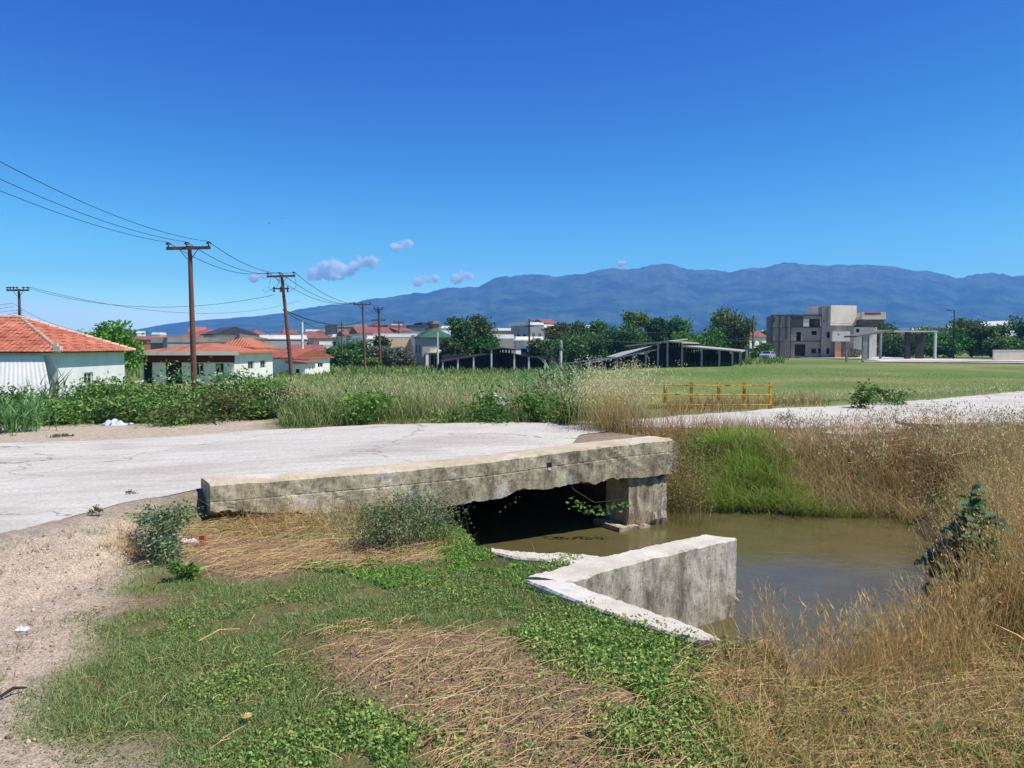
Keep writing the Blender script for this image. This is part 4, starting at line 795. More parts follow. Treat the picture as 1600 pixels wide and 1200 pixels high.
def bush(name, label, cat, loc, w, d, hh, n, leaf, cols, group=None, lw=.45, umbels=0, stems=12, lobes=7, p=None):
    """foliage in lobes spread through the shrub's volume, on real stems"""
    root = empty(name, loc, rng.uniform(0, 6), label, cat, group); v = Veg(); sv = MB()
    L = [(rng.normal() * w * .26, rng.normal() * d * .26, hh * rng.uniform(.12, .8), rng.uniform(.26, .42)) for _ in range(lobes)]
    per = n // lobes; tops = []
    for (lx, ly, lz, r) in L:
        q_ = rng.normal(size=(per, 3)); q_ /= np.linalg.norm(q_, axis=1, keepdims=True); q_ *= (rng.random((per, 1)) ** .45) * (1 + .35 * rng.normal(size=(per, 1)))
        q_ = q_ * np.array([w * r, d * r, hh * r * .8]) + np.array([lx, ly, lz]); q_[:, 2] = np.abs(q_[:, 2])
        q_[:, 2] = np.minimum(q_[:, 2], hh * (1.02 + .1 * rng.random(per)))
        dd = rng.normal(size=(per, 3)); dd[:, 2] = dd[:, 2] * .5 + .1
        v.leaves(q_, leaf * rng.uniform(.6, 1.3, per), leaf * lw, pick(cols, per, p) * rng.uniform(.8, 1.15), d=dd); tops.append((lx, ly, lz + hh * r * .8))
    v.build('foliage', root)
    for k in range(stems if w > 0 else 0):
        lx, ly, lz, r = L[k % lobes]; sv.tube([(lx * .3 + rng.normal() * .03, ly * .3, -.1), (lx * .7, ly * .7, lz * .5), (lx + rng.normal() * w * .08, ly, lz + hh * .1)], [min(.02, w * .01), min(.014, w * .007), min(.006, w * .004)], 5)
    sv.build('stems', BARK, root)
    if umbels:
        for T in np.array(tops)[rng.integers(0, lobes, umbels)] + rng.normal(size=(umbels, 3)) * np.array([w * .15, d * .15, hh * .05]):
            uv = Veg(); uv.leaves(T + rng.normal(size=(22, 3)) * np.array([.05, .05, .012]), .05, .04, jit((200, 196, 180), 22, .06, .02)); uv.build('flower_head', root)
    return root
def reed_clump(name, label, cat, loc, w, hh, n, cols, group=None, wid=.03, leaves=7):
    root = empty(name, loc, 0, label, cat, group); v = Veg()
    P = np.c_[rng.normal(size=(n, 2)) * w * .35, np.full(n, -.05)]; H = hh * rng.uniform(.6, 1.05, n)
    v.blades(P, H, wid * .5, .18, .12, pick(cols, n), pick(cols, n), 3)
    for k in range(leaves):
        t = rng.uniform(.15, .9, n); Q = P.copy(); Q[:, 2] += H * t * .95; v.blades(Q, hh * .32 * rng.uniform(.6, 1.2, n), wid, .9, .7, pick(cols, n), pick(cols, n), 3)
    v.build('reeds', root); return root
def tree(name, label, loc, hh, w, trunk_h, cols, n=5200, leaf=.5, lobes=14, group=None, shape='round', dpt=None, trunks=1):
    root = empty(name, loc, 0, label, 'tree', group); v = Veg(); tb = MB(); dpt = dpt or w
    ch = hh - trunk_h; Ls = []
    for k in range(lobes):
        if shape == 'poplar': f = (k + .5) / lobes; x = rng.normal() * w * .12; y = rng.normal() * w * .12; z = trunk_h + ch * f * .92; r = w * (.34 + .12 * math.sin(f * 3.1)); rz = ch / lobes * 1.5
        else:
            f = rng.random() ** .8; a = rng.uniform(0, 6.28); rr = .40 * math.sqrt(max(0, 1 - (f * 1.05 - .3) ** 2)) * rng.uniform(.3, 1); x = math.cos(a) * rr * w; y = math.sin(a) * rr * dpt; z = trunk_h + ch * (.12 + .7 * f); r = w * rng.uniform(.17, .3); rz = min(r * .85, ch * .3)
        Ls.append((x, y, z, r, rz))
    per = n // lobes
    for (x, y, z, r, rz) in Ls:
        q_ = rng.normal(size=(per, 3)); q_ /= np.linalg.norm(q_, axis=1, keepdims=True); q_ *= rng.random((per, 1)) ** .4 * (1 + .22 * rng.normal(size=(per, 1)))
        q_ = q_ * np.array([r, r, rz]) + np.array([x, y, z]); q_[:, 2] = np.clip(q_[:, 2], trunk_h * .5, hh * 1.03)
        v.leaves(q_, leaf * rng.uniform(.55, 1.3, per), leaf * .7, pick(cols, per) * rng.uniform(.78, 1.18))
        tb.tube([(x * .05, y * .05, trunk_h * .6), (x * .4, y * .4, (trunk_h + z) * .5), (x * .9, y * .9, z)], [hh * .014, hh * .009, hh * .004], 5)
    for k in range(trunks):
        o = (k - (trunks - 1) / 2) * w * .2; tb.tube([(o, 0, -.4), (o * .8 + .05, 0, trunk_h * .5), (o * .4, .05, trunk_h + ch * .4), (0, 0, trunk_h + ch * .8)], [hh * .028, hh * .022, hh * .014, hh * .004], 7)
    v.build('crown', root); tb.build('trunk', BARK, root); return root
# ---------------------------------------------------------------- vegetation: the place itself
GR = [(86, 118, 44), (104, 134, 52), (72, 106, 42), (122, 146, 64)]
def keep_green(x, y):
    s_, b_, h_, a_, c_, g_ = soil(x, y); return (rng.random(len(x)) > np.clip(s_ * 1.02 + b_ * .96, 0, 1)) & (sdf(x, y, ROADP) > .25) & (fbm(x, y, 3.2, 3, 77) > -.3 + .25 * (rng.random(len(x)) - .5))
NEARP = [(-3.3, 3.0), (-5, 5), (-4.6, 8), (-3.0, 7.0), (-1, 8.3), (-.9, 8.0), (-.4, 7.1), (.1, 6.7), (.7, 6.3), (.6, 6.), (.1, 5.8), (1.4, 4.5), (2.2, 4.3), (3.2, 4.9), (4.6, 6.3), (5.6, 6), (4.5, 2.2), (0, 2.0), (-2.4, 2.4)]
v = Veg()
P = spread_in(NEARP, 260000, .35, .1, 1, 1, keep_green)     # small round-leaved ground cover
lush = sst(.5 + 1.3 * fbm(P[:, 0], P[:, 1], .9, 3, 14) + .28 * (P[:, 0] + 1))
col = pick([(104, 130, 62), (124, 148, 70), (94, 120, 64), (142, 158, 84)], len(P)) * (.82 + .35 * lush[:, None])
dryc = pick([(150, 140, 84), (128, 124, 70)], len(P)); k = (rng.random(len(P)) < .16 * (1.3 - lush))[:, None]; col = np.where(k, dryc, col)
P[:, 2] += rng.random(len(P)) ** 1.6 * (.015 + .06 * lush)
v.leaves(P, .012 + .013 * lush, .006 + .010 * lush, col, tilt=.9); stuff(v, 'ground_cover')
v = Veg()
P = spread_in(NEARP, 150000, .35, .1, 1, 2, keep_green); fine = fbm(P[:, 0], P[:, 1], .8, 3, 15); P = P[fine < .22]; n_ = len(P)
v.blades(P, rng.uniform(.02, .075, n_), .0045, .8, .6, pick([(92, 120, 68), (108, 134, 70)], n_), pick([(126, 154, 92), (160, 166, 104), (108, 140, 84)], n_), 2)
P = spread_in(NEARP, 2200, .5, .1, 1, 3, lambda x, y: (soil(x, y)[0] < .6)); n_ = len(P)
v.blades(P, rng.uniform(.05, .2, n_), .0035, .5, .5, pick([(150, 136, 78)], n_), pick([(166, 148, 96), (146, 136, 78)], n_), 3)
stuff(v, 'turf')
# leafy low weeds at the wall and in the grass
v = Veg(); W1 = wpoly([(430, 880), (600, 870), (760, 850), (880, 870), (830, 900), (900, 945), (1080, 1005), (1150, 1060), (1170, 1200), (1020, 1190), (960, 1050), (820, 960), (700, 920), (520, 920)])
P = spread_in(W1, 8000, .35, .2, 2, 5, lambda x, y: (fbm(x, y, 2.2, 3, 22) > -.12)); rosette(v, P + [0, 0, .02], 5, .027, .017, [(106, 142, 58), (130, 162, 70), (94, 128, 56)], .7)
stuff(v, 'low_weeds')
# sparse tufts on the dirt
v = Veg(); P = spread_in(wpoly([(-200, 1200), (-150, 850), (60, 838), (230, 800), (250, 860), (120, 1000), (60, 1200)]), 70, .8, .2); 
for dx in range(26):
    Q = P + np.c_[rng.normal(size=(len(P), 2)) * .045, np.zeros(len(P))]; v.blades(Q, rng.uniform(.02, .06, len(P)), .005, .9, .5, pick([(96, 104, 66)], len(P)), pick([(126, 130, 84), (158, 146, 100)], len(P)), 2)
stuff(v, 'dirt_tufts')
# straw
v = Veg()
for pts, n_, L, az in (([(250, 840), (380, 800), (520, 815), (700, 845), (700, 880), (560, 890), (440, 900), (300, 905)], 2400, .36, .9), ([(470, 985), (640, 970), (860, 1010), (1010, 1080), (1060, 1300), (760, 1300), (640, 1130)], 1900, .26, 1.),
                       ([(1050, 1040), (1300, 1010), (1620, 950), (1750, 1300), (1040, 1300)], 5200, .34, .8), ([(60, 940), (700, 880), (700, 1190), (60, 1190)], 600, .12, 1.5), ([(200, 800), (340, 790), (340, 860), (200, 900)], 260, .3, .6)):
    P = spread_in(wpoly(pts), n_, .5, .2, 1.5, 9); straws(v, P, L, w=.002, az=az, azj=.75, lift=.05)
stuff(v, 'straw')
# foreground barley grass
v = Veg()
P = spread_in([(1.3, 4.45), (2.15, 5.0), (2.9, 5.75), (3.5, 5.9), (3.4, 5.0), (2.4, 4.1), (1.5, 3.95)], 2300, .8, .1, 2, 11)
barley(v, P, rng.uniform(.14, .44, len(P)))
P = spread_in(wpoly([(1130, 1040), (1300, 990), (1640, 960), (1700, 1300), (1150, 1300)]), 5200, .5, .15, 2, 12); n_ = len(P); v.blades(P, rng.uniform(.08, .32, n_), .0045, .8, .7, pick([(150, 122, 76), (120, 118, 66)], n_), pick([(202, 170, 110), (176, 146, 88), (140, 140, 80)], n_), 3)
P = spread_in(wpoly([(1060, 1020), (1150, 1000), (1640, 1000), (1700, 1300), (1000, 1300)]), 420, .5, .15, 2, 13, lambda x, y: fbm(x, y, 1.6, 3, 19) > .05); rosette(v, P, 8, .07, .028, [(84, 120, 48), (104, 140, 58)], .7)
stuff(v, 'barley_grass')
# golden grass at the right of the stream
v = Veg()
GOLD = [(3.5, 5.7), (4.25, 7.0), (4.95, 8.6), (5.5, 10.3), (7.5, 12.0), (11, 12.5), (9, 8), (6.5, 5.2), (5.2, 4.2), (3.2, 4.9)]
P = spread_in(GOLD, 15000, 1., .3, 1., 21); n_ = len(P); v.blades(P, rng.uniform(.25, .9, n_), .006, .35, .4, pick([(134, 108, 66), (112, 110, 60)], n_), pick([(208, 178, 118), (190, 158, 102), (166, 146, 92), (120, 134, 70)], n_), 3)
P = spread_in(GOLD, 1700, 1., .3, 1., 22); oats(v, P, rng.uniform(.6, 1.0, len(P)), 7, (190, 156, 96), (186, 156, 108), .026)
stuff(v, 'golden_grass')
# far bank: sedge, dry thatch, oats
v = Veg()
BANK = wpoly([(1060, 800), (1150, 808), (1300, 812), (1440, 812), (1420, 760), (1330, 735), (1230, 712), (1110, 695), (1060, 700)])
P = spread_in([(2.3, 10.5), (3.2, 10.75), (4.2, 10.6), (5.3, 10.4), (5.6, 11.5), (4.6, 12.6), (3.2, 12.8), (2.4, 12.2)], 11000, 1.6, .15, 1., 23, lambda x, y: fbm(x, y, 1.9, 3, 57) > -.42 + .45 * sst((x - 3.8) / 1.2)); n_ = len(P)
cl = fbm(P[:, 0], P[:, 1], 1.4, 3, 52); hs = (.4 + .95 * sst(.5 + 1.4 * cl)) * (1 - .55 * sst((P[:, 0] - 3.7) / 1.3))
v.blades(P, rng.uniform(.12, .42, n_) * hs, .012, .7, .9, pick([(74, 96, 38), (92, 112, 44), (108, 104, 58)], n_), pick([(138, 174, 62), (160, 190, 78), (116, 154, 56), (168, 168, 96), (142, 170, 66)], n_), 3)
P = spread_in([(2.3, 10.5), (3.2, 10.75), (4.2, 10.6), (5.3, 10.4), (5.4, 11.0), (4.2, 11.4), (2.4, 11.2)], 1500, 1.6, .1, 1., 53); rosette(v, P, 6, .06, .035, [(104, 140, 54), (128, 160, 66), (88, 118, 48)], .8)
P = spread_in([(2.3, 10.5), (5.3, 10.4), (5.6, 11.5), (4.6, 12.6), (2.4, 12.2)], 1500, 1.6, .1, 1., 54); P = np.r_[P, spread_in([(3.8, 10.6), (5.4, 10.4), (6, 11.6), (4.8, 12.8), (3.9, 12.4)], 3800, 1.6, .15, 1., 55)]; v.blades(P, rng.uniform(.15, .5, len(P)), .008, .7, .7, pick([(130, 108, 70)], len(P)), pick([(196, 176, 124)], len(P)), 3)
stuff(v, 'sedge')
v = Veg()
P = spread_in([(2.2, 10.7), (2.9, 11.0), (2.7, 13), (4.2, 12.8), (5.2, 11.4), (5.8, 10.8), (7.6, 12.2), (11, 13), (9.4, 14.2), (6, 13.4), (3.5, 13.3), (2.2, 13.1), (1.9, 11.5)], 15000, 1.4, .3, 1., 24, offroad); n_ = len(P)
v.blades(P, rng.uniform(.1, .5, n_), .009, .75, .6, pick([(118, 96, 66), (98, 88, 52)], n_), pick([(196, 174, 130), (170, 144, 102), (142, 140, 86), (176, 142, 108)], n_), 3)
straws(v, P[:4200], .3, w=.009, lift=.22)
P = spread_in([(4.5, 12.9), (5.6, 11.2), (8, 12), (11, 13), (9, 14), (6, 13.4)], 620, 1.4, .3, 1., 25, offroad); oats(v, P, rng.uniform(.35, .8, len(P)), 11, (140, 116, 76), (150, 124, 82), .036)
P = spread_in([(1.6, 11.3), (3.2, 12.9), (6, 13.3), (6, 13.6), (2, 13.3), (1.4, 12)], 3600, 1.4, .2, 1., 26, offroad); n_ = len(P)
v.blades(P, rng.uniform(.2, .6, n_), .006, .4, .4, pick([(140, 96, 66)], n_), pick([(186, 136, 96), (170, 118, 82), (196, 166, 118)], n_), 3)
stuff(v, 'dry_thatch')
# reddish dry verge in front of the railing, beyond the road
v = Veg()
VER = wpoly([(1040, 652), (1215, 638), (1290, 635), (1290, 631), (1210, 627), (1000, 640)])
P = spread_in(VER, 5200, 1.5, .5, .6, 27, offroad); n_ = len(P); v.blades(P, rng.uniform(.15, .5, n_), .014, .4, .5, pick([(150, 112, 76), (110, 112, 58)], n_), pick([(190, 140, 98), (196, 168, 112), (150, 140, 80)], n_), 2)
stuff(v, 'dry_verge')
# tall mixed growth beyond the road
v = Veg()
TALL = wpoly([(60, 668), (420, 671), (560, 663), (700, 659), (885, 659), (1000, 652), (1040, 648), (1000, 632), (700, 622), (300, 622), (60, 640)])
TALL = [(p[0], p[1]) for p in TALL]
far_edge = np.interp
def band(x0, x1, off0, off1):
    xs = np.linspace(x0, x1, 14); fe = np.interp(xs, [p[0] for p in FAR], [p[1] for p in FAR]); return [(x, y + off0) for x, y in zip(xs, fe)] + [(x, y + off1) for x, y in zip(xs[::-1], fe[::-1])]
def far_keep(x, y): return offroad(x, y) & ((x > -4.2) | (sdf(x, y, SHOULDER) > .2))
P = spread_in(band(-14, 2.6, .35, 9), 26000, 1.0, .4, .5, 28, far_keep); n_ = len(P)
g_ = sst(.5 + 1.5 * fbm(P[:, 0], P[:, 1], .35, 3, 44)); near_edge = sst((P[:, 1] - np.interp(P[:, 0], [p[0] for p in FAR], [p[1] for p in FAR])) / 1.4)
left_ = sst((-P[:, 0] - 3.6) / 1.2); H = rng.uniform(.25, .95, n_) * (.3 + .7 * near_edge) * (1 - .72 * left_)
ct = np.where((rng.random(n_) < .3 + .5 * g_)[:, None], pick([(214, 200, 154), (198, 190, 138), (180, 178, 116)], n_), pick([(96, 130, 58), (112, 146, 70), (130, 152, 84)], n_))
v.blades(P, H, .013, .4, .5, pick([(78, 100, 46), (100, 108, 58)], n_), ct, 3)
P = spread_in(band(-6, 2.6, 1.0, 9), 1500, 1.0, .4, .5, 29, far_keep); oats(v, P, rng.uniform(.6, 1.05, len(P)), 8, (160, 154, 100), (184, 174, 132), .05, wst=.007)
stuff(v, 'tall_grass')
# field grass farther out
v = Veg()
P = spread_in([(-16, 25), (-20, 60), (-30, 100), (30, 100), (40, 62), (28, 36), (14, 24.5), (5, 22), (-8, 23)], 42000, .8, 1, .1, 30); n_ = len(P)
fl = (P[:, 0] < P[:, 1] * .10 + 0)                            # rough meadow left, mown turf right
H = np.where(fl, rng.uniform(.1, .36, n_), rng.uniform(.03, .1, n_)) ; Wd = .006 + P[:, 1] * np.where(fl, .0011, .0005)
ct = np.where((fl & (rng.random(n_) < .4))[:, None], pick([(188, 178, 128), (170, 158, 100)], n_), pick([(106, 132, 70), (124, 146, 84)], n_))
v.blades(P, H, Wd, .5, .4, pick([(104, 134, 62)], n_), ct, 2); stuff(v, 'meadow_grass')
v = Veg()
P = spread_in([(-40, 60), (-60, 130), (60, 175), (90, 150), (60, 112), (20, 100), (-10, 85)], 9000, 1.4, 1, .1, 31, lambda x, y: x / y < .34); n_ = len(P)
v.blades(P, rng.uniform(.1, .9, n_), .22, .5, .4, pick([(88, 112, 54)], n_), pick([(104, 132, 60), (150, 146, 88), (92, 118, 54)], n_), 2); stuff(v, 'rough_ground_growth')
# dry clump of oats behind the end of the beam
def at(u, v_): x, y, z = GT([u], [v_]); return (float(x[0]), float(y[0]), float(z[0]))
root = empty('oat_clump', (at(960, 676)[0], at(960, 676)[1], .33), 0, 'tall pale clump of dry wild oats behind the end of the concrete beam', 'grass clump')
v = Veg(); n_ = 620; P = np.c_[rng.normal(size=n_) * .26, rng.normal(size=n_) * .26, np.zeros(n_)]; v.blades(P, rng.uniform(.3, .85, n_), .008, .35, .4, pick([(142, 112, 72), (108, 108, 60)], n_), pick([(206, 184, 130), (190, 160, 104)], n_), 3)
P = np.c_[rng.normal(size=(300, 2)) * .3, np.zeros(300)]; oats(v, P, rng.uniform(.75, 1.3, 300), 14, (182, 164, 116), (206, 192, 148), .038, lean=.4); v.build('stalks', root)
# nodding oats rising at the right in front of the far road
root = empty('oat_clump', (5.75, 10.5, float(h(5.75, 10.5))), 0, 'nodding pale wild oats rising in front of the far road at the stream bend', 'grass clump')
v = Veg(); P = np.c_[rng.uniform(-1.5, 1.3, 120), rng.normal(size=120) * .35, np.zeros(120)]; oats(v, P, rng.uniform(1.0, 1.75, 120), 18, (150, 136, 92), (188, 172, 126), .05, lean=.4, span=.32, spread=.045); v.build('stalks', root)
# big bushes beyond the road
BC = [(86, 120, 54), (104, 138, 64), (72, 104, 48), (128, 154, 84)]
def bsh(u, vb, vt, wpx, y, label, cols=BC, umb=0, n=4600, leaf=.1, name='bush', lobes=9, group='bushes along the far side of the road'):
    p = D(u, vb, y); z = float(h(p.x, y)); top = D(u, vt, y).z; w = wpx / FPX * y
    return bush(name, label, 'bush', (p.x, y, z), w, w * .8, top - z, n, leaf, cols, group, umbels=umb, lobes=lobes)
bsh(100, 655, 604, 150, 18.2, 'dark green bush in front of the door of the near white house')
bsh(180, 655, 592, 150, 18.6, 'dark leafy bush below the tip of the big orange roof', umb=5)
bsh(245, 655, 598, 150, 18.2, 'dark bush with white flower heads before the house with the red band', umb=8)
bsh(325, 655, 568, 130, 18.8, 'tallest dark bush hiding the foot of the nearest wooden pole', umb=8, n=2400, lobes=12)
bsh(385, 655, 590, 120, 18, 'dark bush just right of the tallest bush by the nearest pole', umb=2)
bsh(140, 650, 618, 150, 16.9, 'low dark bush behind the white sheet lying by the road')
bsh(285, 650, 616, 150, 16.9, 'low dark bush beside the scrap of grey litter')
bsh(355, 655, 608, 130, 16.6, 'olive green bush thick with dry stems, nearest the dirt shoulder', [(84, 96, 48), (104, 108, 58), (70, 84, 40)], 0, 1700, .09)
bsh(425, 655, 606, 100, 17.2, 'mid green bush where the dark bushes end and the meadow begins', [(76, 104, 46), (94, 120, 58)])
bsh(560, 650, 612, 100, 14.9, 'light green leafy weed in the meadow left of the small bushes', [(92, 128, 54), (112, 146, 64)], 0, 1100, .1)
bsh(495, 652, 618, 95, 15.2, 'feathery green weed in the tall grass beyond the road', [(88, 116, 56), (104, 132, 66)], 0, 1100, .08)
bsh(715, 656, 604, 100, 14.3, 'bright green bush by the road, left of its darker twin', [(82, 118, 46), (100, 136, 56), (64, 96, 42)], 0, 1500, .09)
bsh(770, 656, 600, 100, 14.2, 'deep green bush at the road edge, middle of the roadside bushes', [(60, 98, 42), (78, 118, 50)], 2, 1500, .09)
bsh(835, 656, 612, 75, 14.0, 'small green bush at the road edge beside the reeds', [(76, 108, 46), (96, 130, 56)], 0, 1100, .08)
bsh(905, 668, 612, 75, 13.6, 'green bush between the reeds and the dry oat clump', [(66, 104, 48), (84, 124, 56)], 0, 1200, .08)
bsh(18, 660, 600, 90, 17, 'green bush at the foot of the white lean-to', [(72, 104, 46), (92, 124, 58)], 0, 1300, .1)
RC = [(80, 116, 62), (96, 134, 76), (110, 146, 92)]
def rc(u, y, vt, w, n, label, cols=RC, wid=.03):
    p = D(u, 600, y); z = float(h(p.x, y)); return reed_clump('reed_clump', label, 'reeds', (p.x, y, z), w, D(u, vt, y).z - z, n, cols, 'reed clumps beyond the road', wid)
rc(80, 18.5, 572, .7, 16, 'grey green reeds before the right end of the white lean-to', [(110, 124, 92), (86, 104, 66)], .035)
rc(18, 14.8, 618, .8, 90, 'thick green reeds at the left end of the dirt shoulder')
rc(545, 24, 578, .5, 9, 'few dark reeds standing above the meadow', [(60, 88, 52)], .05)
rc(880, 16.5, 562, .8, 60, 'tall pale green reeds left of the dry oat clump', wid=.04)
rc(845, 17.6, 572, .8, 40, 'green reeds behind the smallest roadside bush', wid=.04)
rc(905, 18.5, 570, .6, 30, 'green reeds partly hidden by the dry oat clump', wid=.04)
rc(820, 20, 580, .6, 20, 'thin reeds in front of the dark shed wing', wid=.04)
rc(45, 17.5, 590, .7, 24, 'sparse reeds before the white lean-to sheet')
# weeds near the beam
SG = [(110, 128, 92), (92, 112, 78), (128, 144, 108)]
def near_bush(u, vb, vt, wpx, label, cols, n, leaf, lobes=8, name='weed', lw=.5, umb=0):
    x, y, z = at(u, vb); hh = D(u, vt, y).z - z; w = wpx / FPX * y; return bush(name, label, 'weed', (x, y, z), w, w * .8, hh, n, leaf, cols, None, lw, umb, 10, lobes)
near_bush(248, 868, 778, 100, 'sage green bushy weed beside the end of the bridge beam', SG, 2600, .035)
r_ = near_bush(612, 852, 768, 135, 'feathery grey green weed growing against the bridge beam', [(104, 116, 80), (120, 126, 90), (90, 108, 68)], 4600, .036, 12, lw=.3)
v = Veg(); P = np.c_[rng.normal(size=(150, 2)) * [.32, .16], np.zeros(150)]; P[:, 1] -= .1; oats(v, P, rng.uniform(.2, .5, 150), 9, (150, 144, 96), (186, 178, 136), .02, lean=.6, spread=.1); v.build('dry_stalks', r_)
near_bush(680, 850, 800, 90, 'low dark green weed at the mouth of the bridge', [(70, 92, 52), (92, 112, 66)], 1300, .025, 7, lw=.35)
near_bush(1135 - 90, 800, 762, 50, 'small leafy weed at the foot of the far abutment', [(78, 106, 46), (98, 124, 58)], 700, .04)
root = empty('dry_weed_clump', (2.26, 10.75, -.55), 0, 'dry brownish green weeds at the right end of the bridge beam', 'weed'); v = Veg()
P = np.c_[rng.uniform(-.22, .42, 1500), rng.uniform(-.4, .7, 1500), np.zeros(1500)]; P[:, 2] = h(P[:, 0] + 2.26, P[:, 1] + 10.75) + .53; v.blades(P, rng.uniform(.3, 1.15, 1500), .007, .35, .4, pick([(98, 90, 52), (120, 96, 62)], 1500), pick([(150, 136, 90), (128, 128, 74), (176, 150, 108)], 1500), 3)
Q = np.c_[rng.uniform(-.25, .45, 3200), rng.uniform(-.4, .6, 3200), rng.uniform(.05, 1.1, 3200)]; v.leaves(Q, .03, .011, pick([(120, 124, 70), (142, 130, 84), (96, 108, 56)], 3200)); v.build('stalks', root)
near_bush(295, 905, 878, 40, 'small bright green rosette weed below the sage green weed', [(84, 118, 50), (98, 132, 62)], 260, .05, 4)
near_bush(150, 806, 790, 18, 'tiny weed growing at the near edge of the road', [(80, 100, 60)], 160, .02, 3)
near_bush(205, 778, 764, 16, 'tiny dark weed standing on the road margin', [(74, 92, 56)], 140, .02, 3)
near_bush(100, 682, 676, 30, 'low grey green weed on the dirt shoulder', [(96, 110, 74)], 160, .05, 4)
near_bush(1345, 640, 600, 46, 'dark green weed at the far edge of the road on the right', [(70, 104, 46), (88, 122, 54)], 500, .1, 5)
near_bush(1385, 634, 604, 50, 'dark green weed beside another at the far road edge', [(66, 98, 42), (88, 122, 54)], 500, .1, 5)
near_bush(1250, 672, 640, 60, 'thin green weed beside the broken road slab', [(92, 110, 62), (110, 124, 74)], 500, .05, 5, lw=.25)
v = Veg()
for (u_, v_, r_x, n_, H_) in ((345, 812, .16, 260, .3), (200, 862, .16, 260, .34), (420, 820, .22, 120, .34), (560, 828, .2, 120, .3), (690, 850, .1, 80, .25)):
    c_ = at(u_, v_); P = np.c_[c_[0] + rng.normal(size=n_) * r_x, c_[1] + rng.normal(size=n_) * r_x * .6, np.full(n_, c_[2] - .02)]; v.blades(P, rng.uniform(.08, 1, n_) * H_, .005, .7, .6, pick([(150, 122, 80)], n_), pick([(204, 178, 124), (176, 146, 98)], n_), 3)
stuff(v, 'dry_tufts')
v = Veg(); P = spread_in([(2.55, 4.75), (3.2, 5.5), (3.6, 6.4), (4.4, 7.6), (5.4, 7.6), (4.6, 5.4), (3.4, 4.2)], 1500, 1, .15, 2, 61); oats(v, P, rng.uniform(.4, 1.05, len(P)), 7, (180, 150, 98), (196, 168, 116), .024, lean=.3)
P = spread_in([(2.55, 4.75), (3.2, 5.5), (3.6, 6.4), (4.4, 7.6), (5.4, 7.6), (4.6, 5.4), (3.4, 4.2)], 5200, 1, .15, 2, 62); n_ = len(P); v.blades(P, rng.uniform(.2, .75, n_), .0055, .4, .5, pick([(120, 94, 56), (98, 96, 52)], n_), pick([(198, 166, 108), (178, 146, 92), (148, 140, 84)], n_), 3); stuff(v, 'tall_straw')
v = Veg()
P = spread_in([bk(.1, -.1), bk(1.9, -.1), bk(2.4, -.9), bk(.2, -.7)], 700, 1, .1, 2, 63); n_ = len(P); v.blades(P, rng.uniform(.06, .34, n_), .005, .8, .8, pick([(150, 120, 78)], n_), pick([(196, 164, 110), (170, 136, 88)], n_), 3); P = spread_in([bk(.1, -.1), bk(2.6, -.1), bk(3.0, -.9), bk(.2, -.9)], 110, 1, .1, 2, 65); v.blades(P, rng.uniform(.25, .6, len(P)), .006, 1.1, .5, pick([(180, 150, 104)], len(P)), pick([(206, 180, 132)], len(P)), 4); stuff(v, 'dry_reeds')
v = Veg(); P = spread_in([(6, 21.5), (10, 23), (16, 26), (24, 32), (24, 44), (8, 40)], 2600, .9, .5, .3, 64); oats(v, P, rng.uniform(.15, .45, len(P)), 4, (160, 160, 104), (190, 184, 136), .07, wst=.008); stuff(v, 'field_stalks')
v = Veg(); P = spread_in([(3.8, 4.6), (4.2, 5.6), (5.2, 7.4), (6.2, 7.2), (5, 4.6), (4.4, 3.8)], 420, 1, .2); rosette(v, P + [0, 0, .05], 9, .09, .04, [(92, 124, 58), (110, 142, 66)], .8); stuff(v, 'leafy_weeds')
# climbing sprig hanging under the beam
root = empty('vine', (*bk(beam_s(930), -.05), 0), 0, 'leafy sprig hanging from the broken underside of the beam', 'vine')
v = Veg(); n_ = 60; t = rng.random(n_); P = np.c_[-.35 + .7 * t + rng.normal(size=n_) * .03, -.1 - rng.random(n_) * .15, -.12 - .12 * np.sin(t * 3) - rng.random(n_) * .12]; v.leaves(P, .06, .045, pick([(84, 120, 50), (104, 140, 60)], n_)); v.build('leaves', root)
mb = MB().tube([(-.4, -.1, .12), (-.3, -.12, -.05), (-.05, -.15, -.2), (.3, -.15, -.16), (.4, -.1, .05)], .005, 5); mb.build('stem', BARK, root)
# tall blue green wild lettuce at right
x, y, z = 3.35, 5.35, 0.
root = empty('wild_lettuce', (2.98, 5.15, float(h(2.98, 5.15))), 0, 'tall dark green thistle-like plant with toothed leaves among golden grass', 'plant')
v = Veg(); mb = MB(); Ht = D(1500, 750, 5.15).z - float(h(3.05, 5.15))
axes = [([(0, 0, -.05), (.02, 0, Ht * .3), (-.04, .02, Ht * .62), (.01, .0, Ht)], .011, 80), ([(.0, 0, Ht * .12), (.14, -.03, Ht * .3), (.24, -.05, Ht * .52)], .007, 36), ([(0, 0, Ht * .2), (-.15, .02, Ht * .36), (-.2, .05, Ht * .55)], .007, 26), ([(0, 0, Ht * .5), (.1, .04, Ht * .66), (.12, .04, Ht * .86)], .005, 20), ([(0, 0, Ht * .02), (-.2, -.06, Ht * .12), (-.3, -.1, Ht * .22)], .006, 10), ([(0, 0, Ht * .02), (.2, -.06, Ht * .1), (.34, -.1, Ht * .16)], .006, 10)]
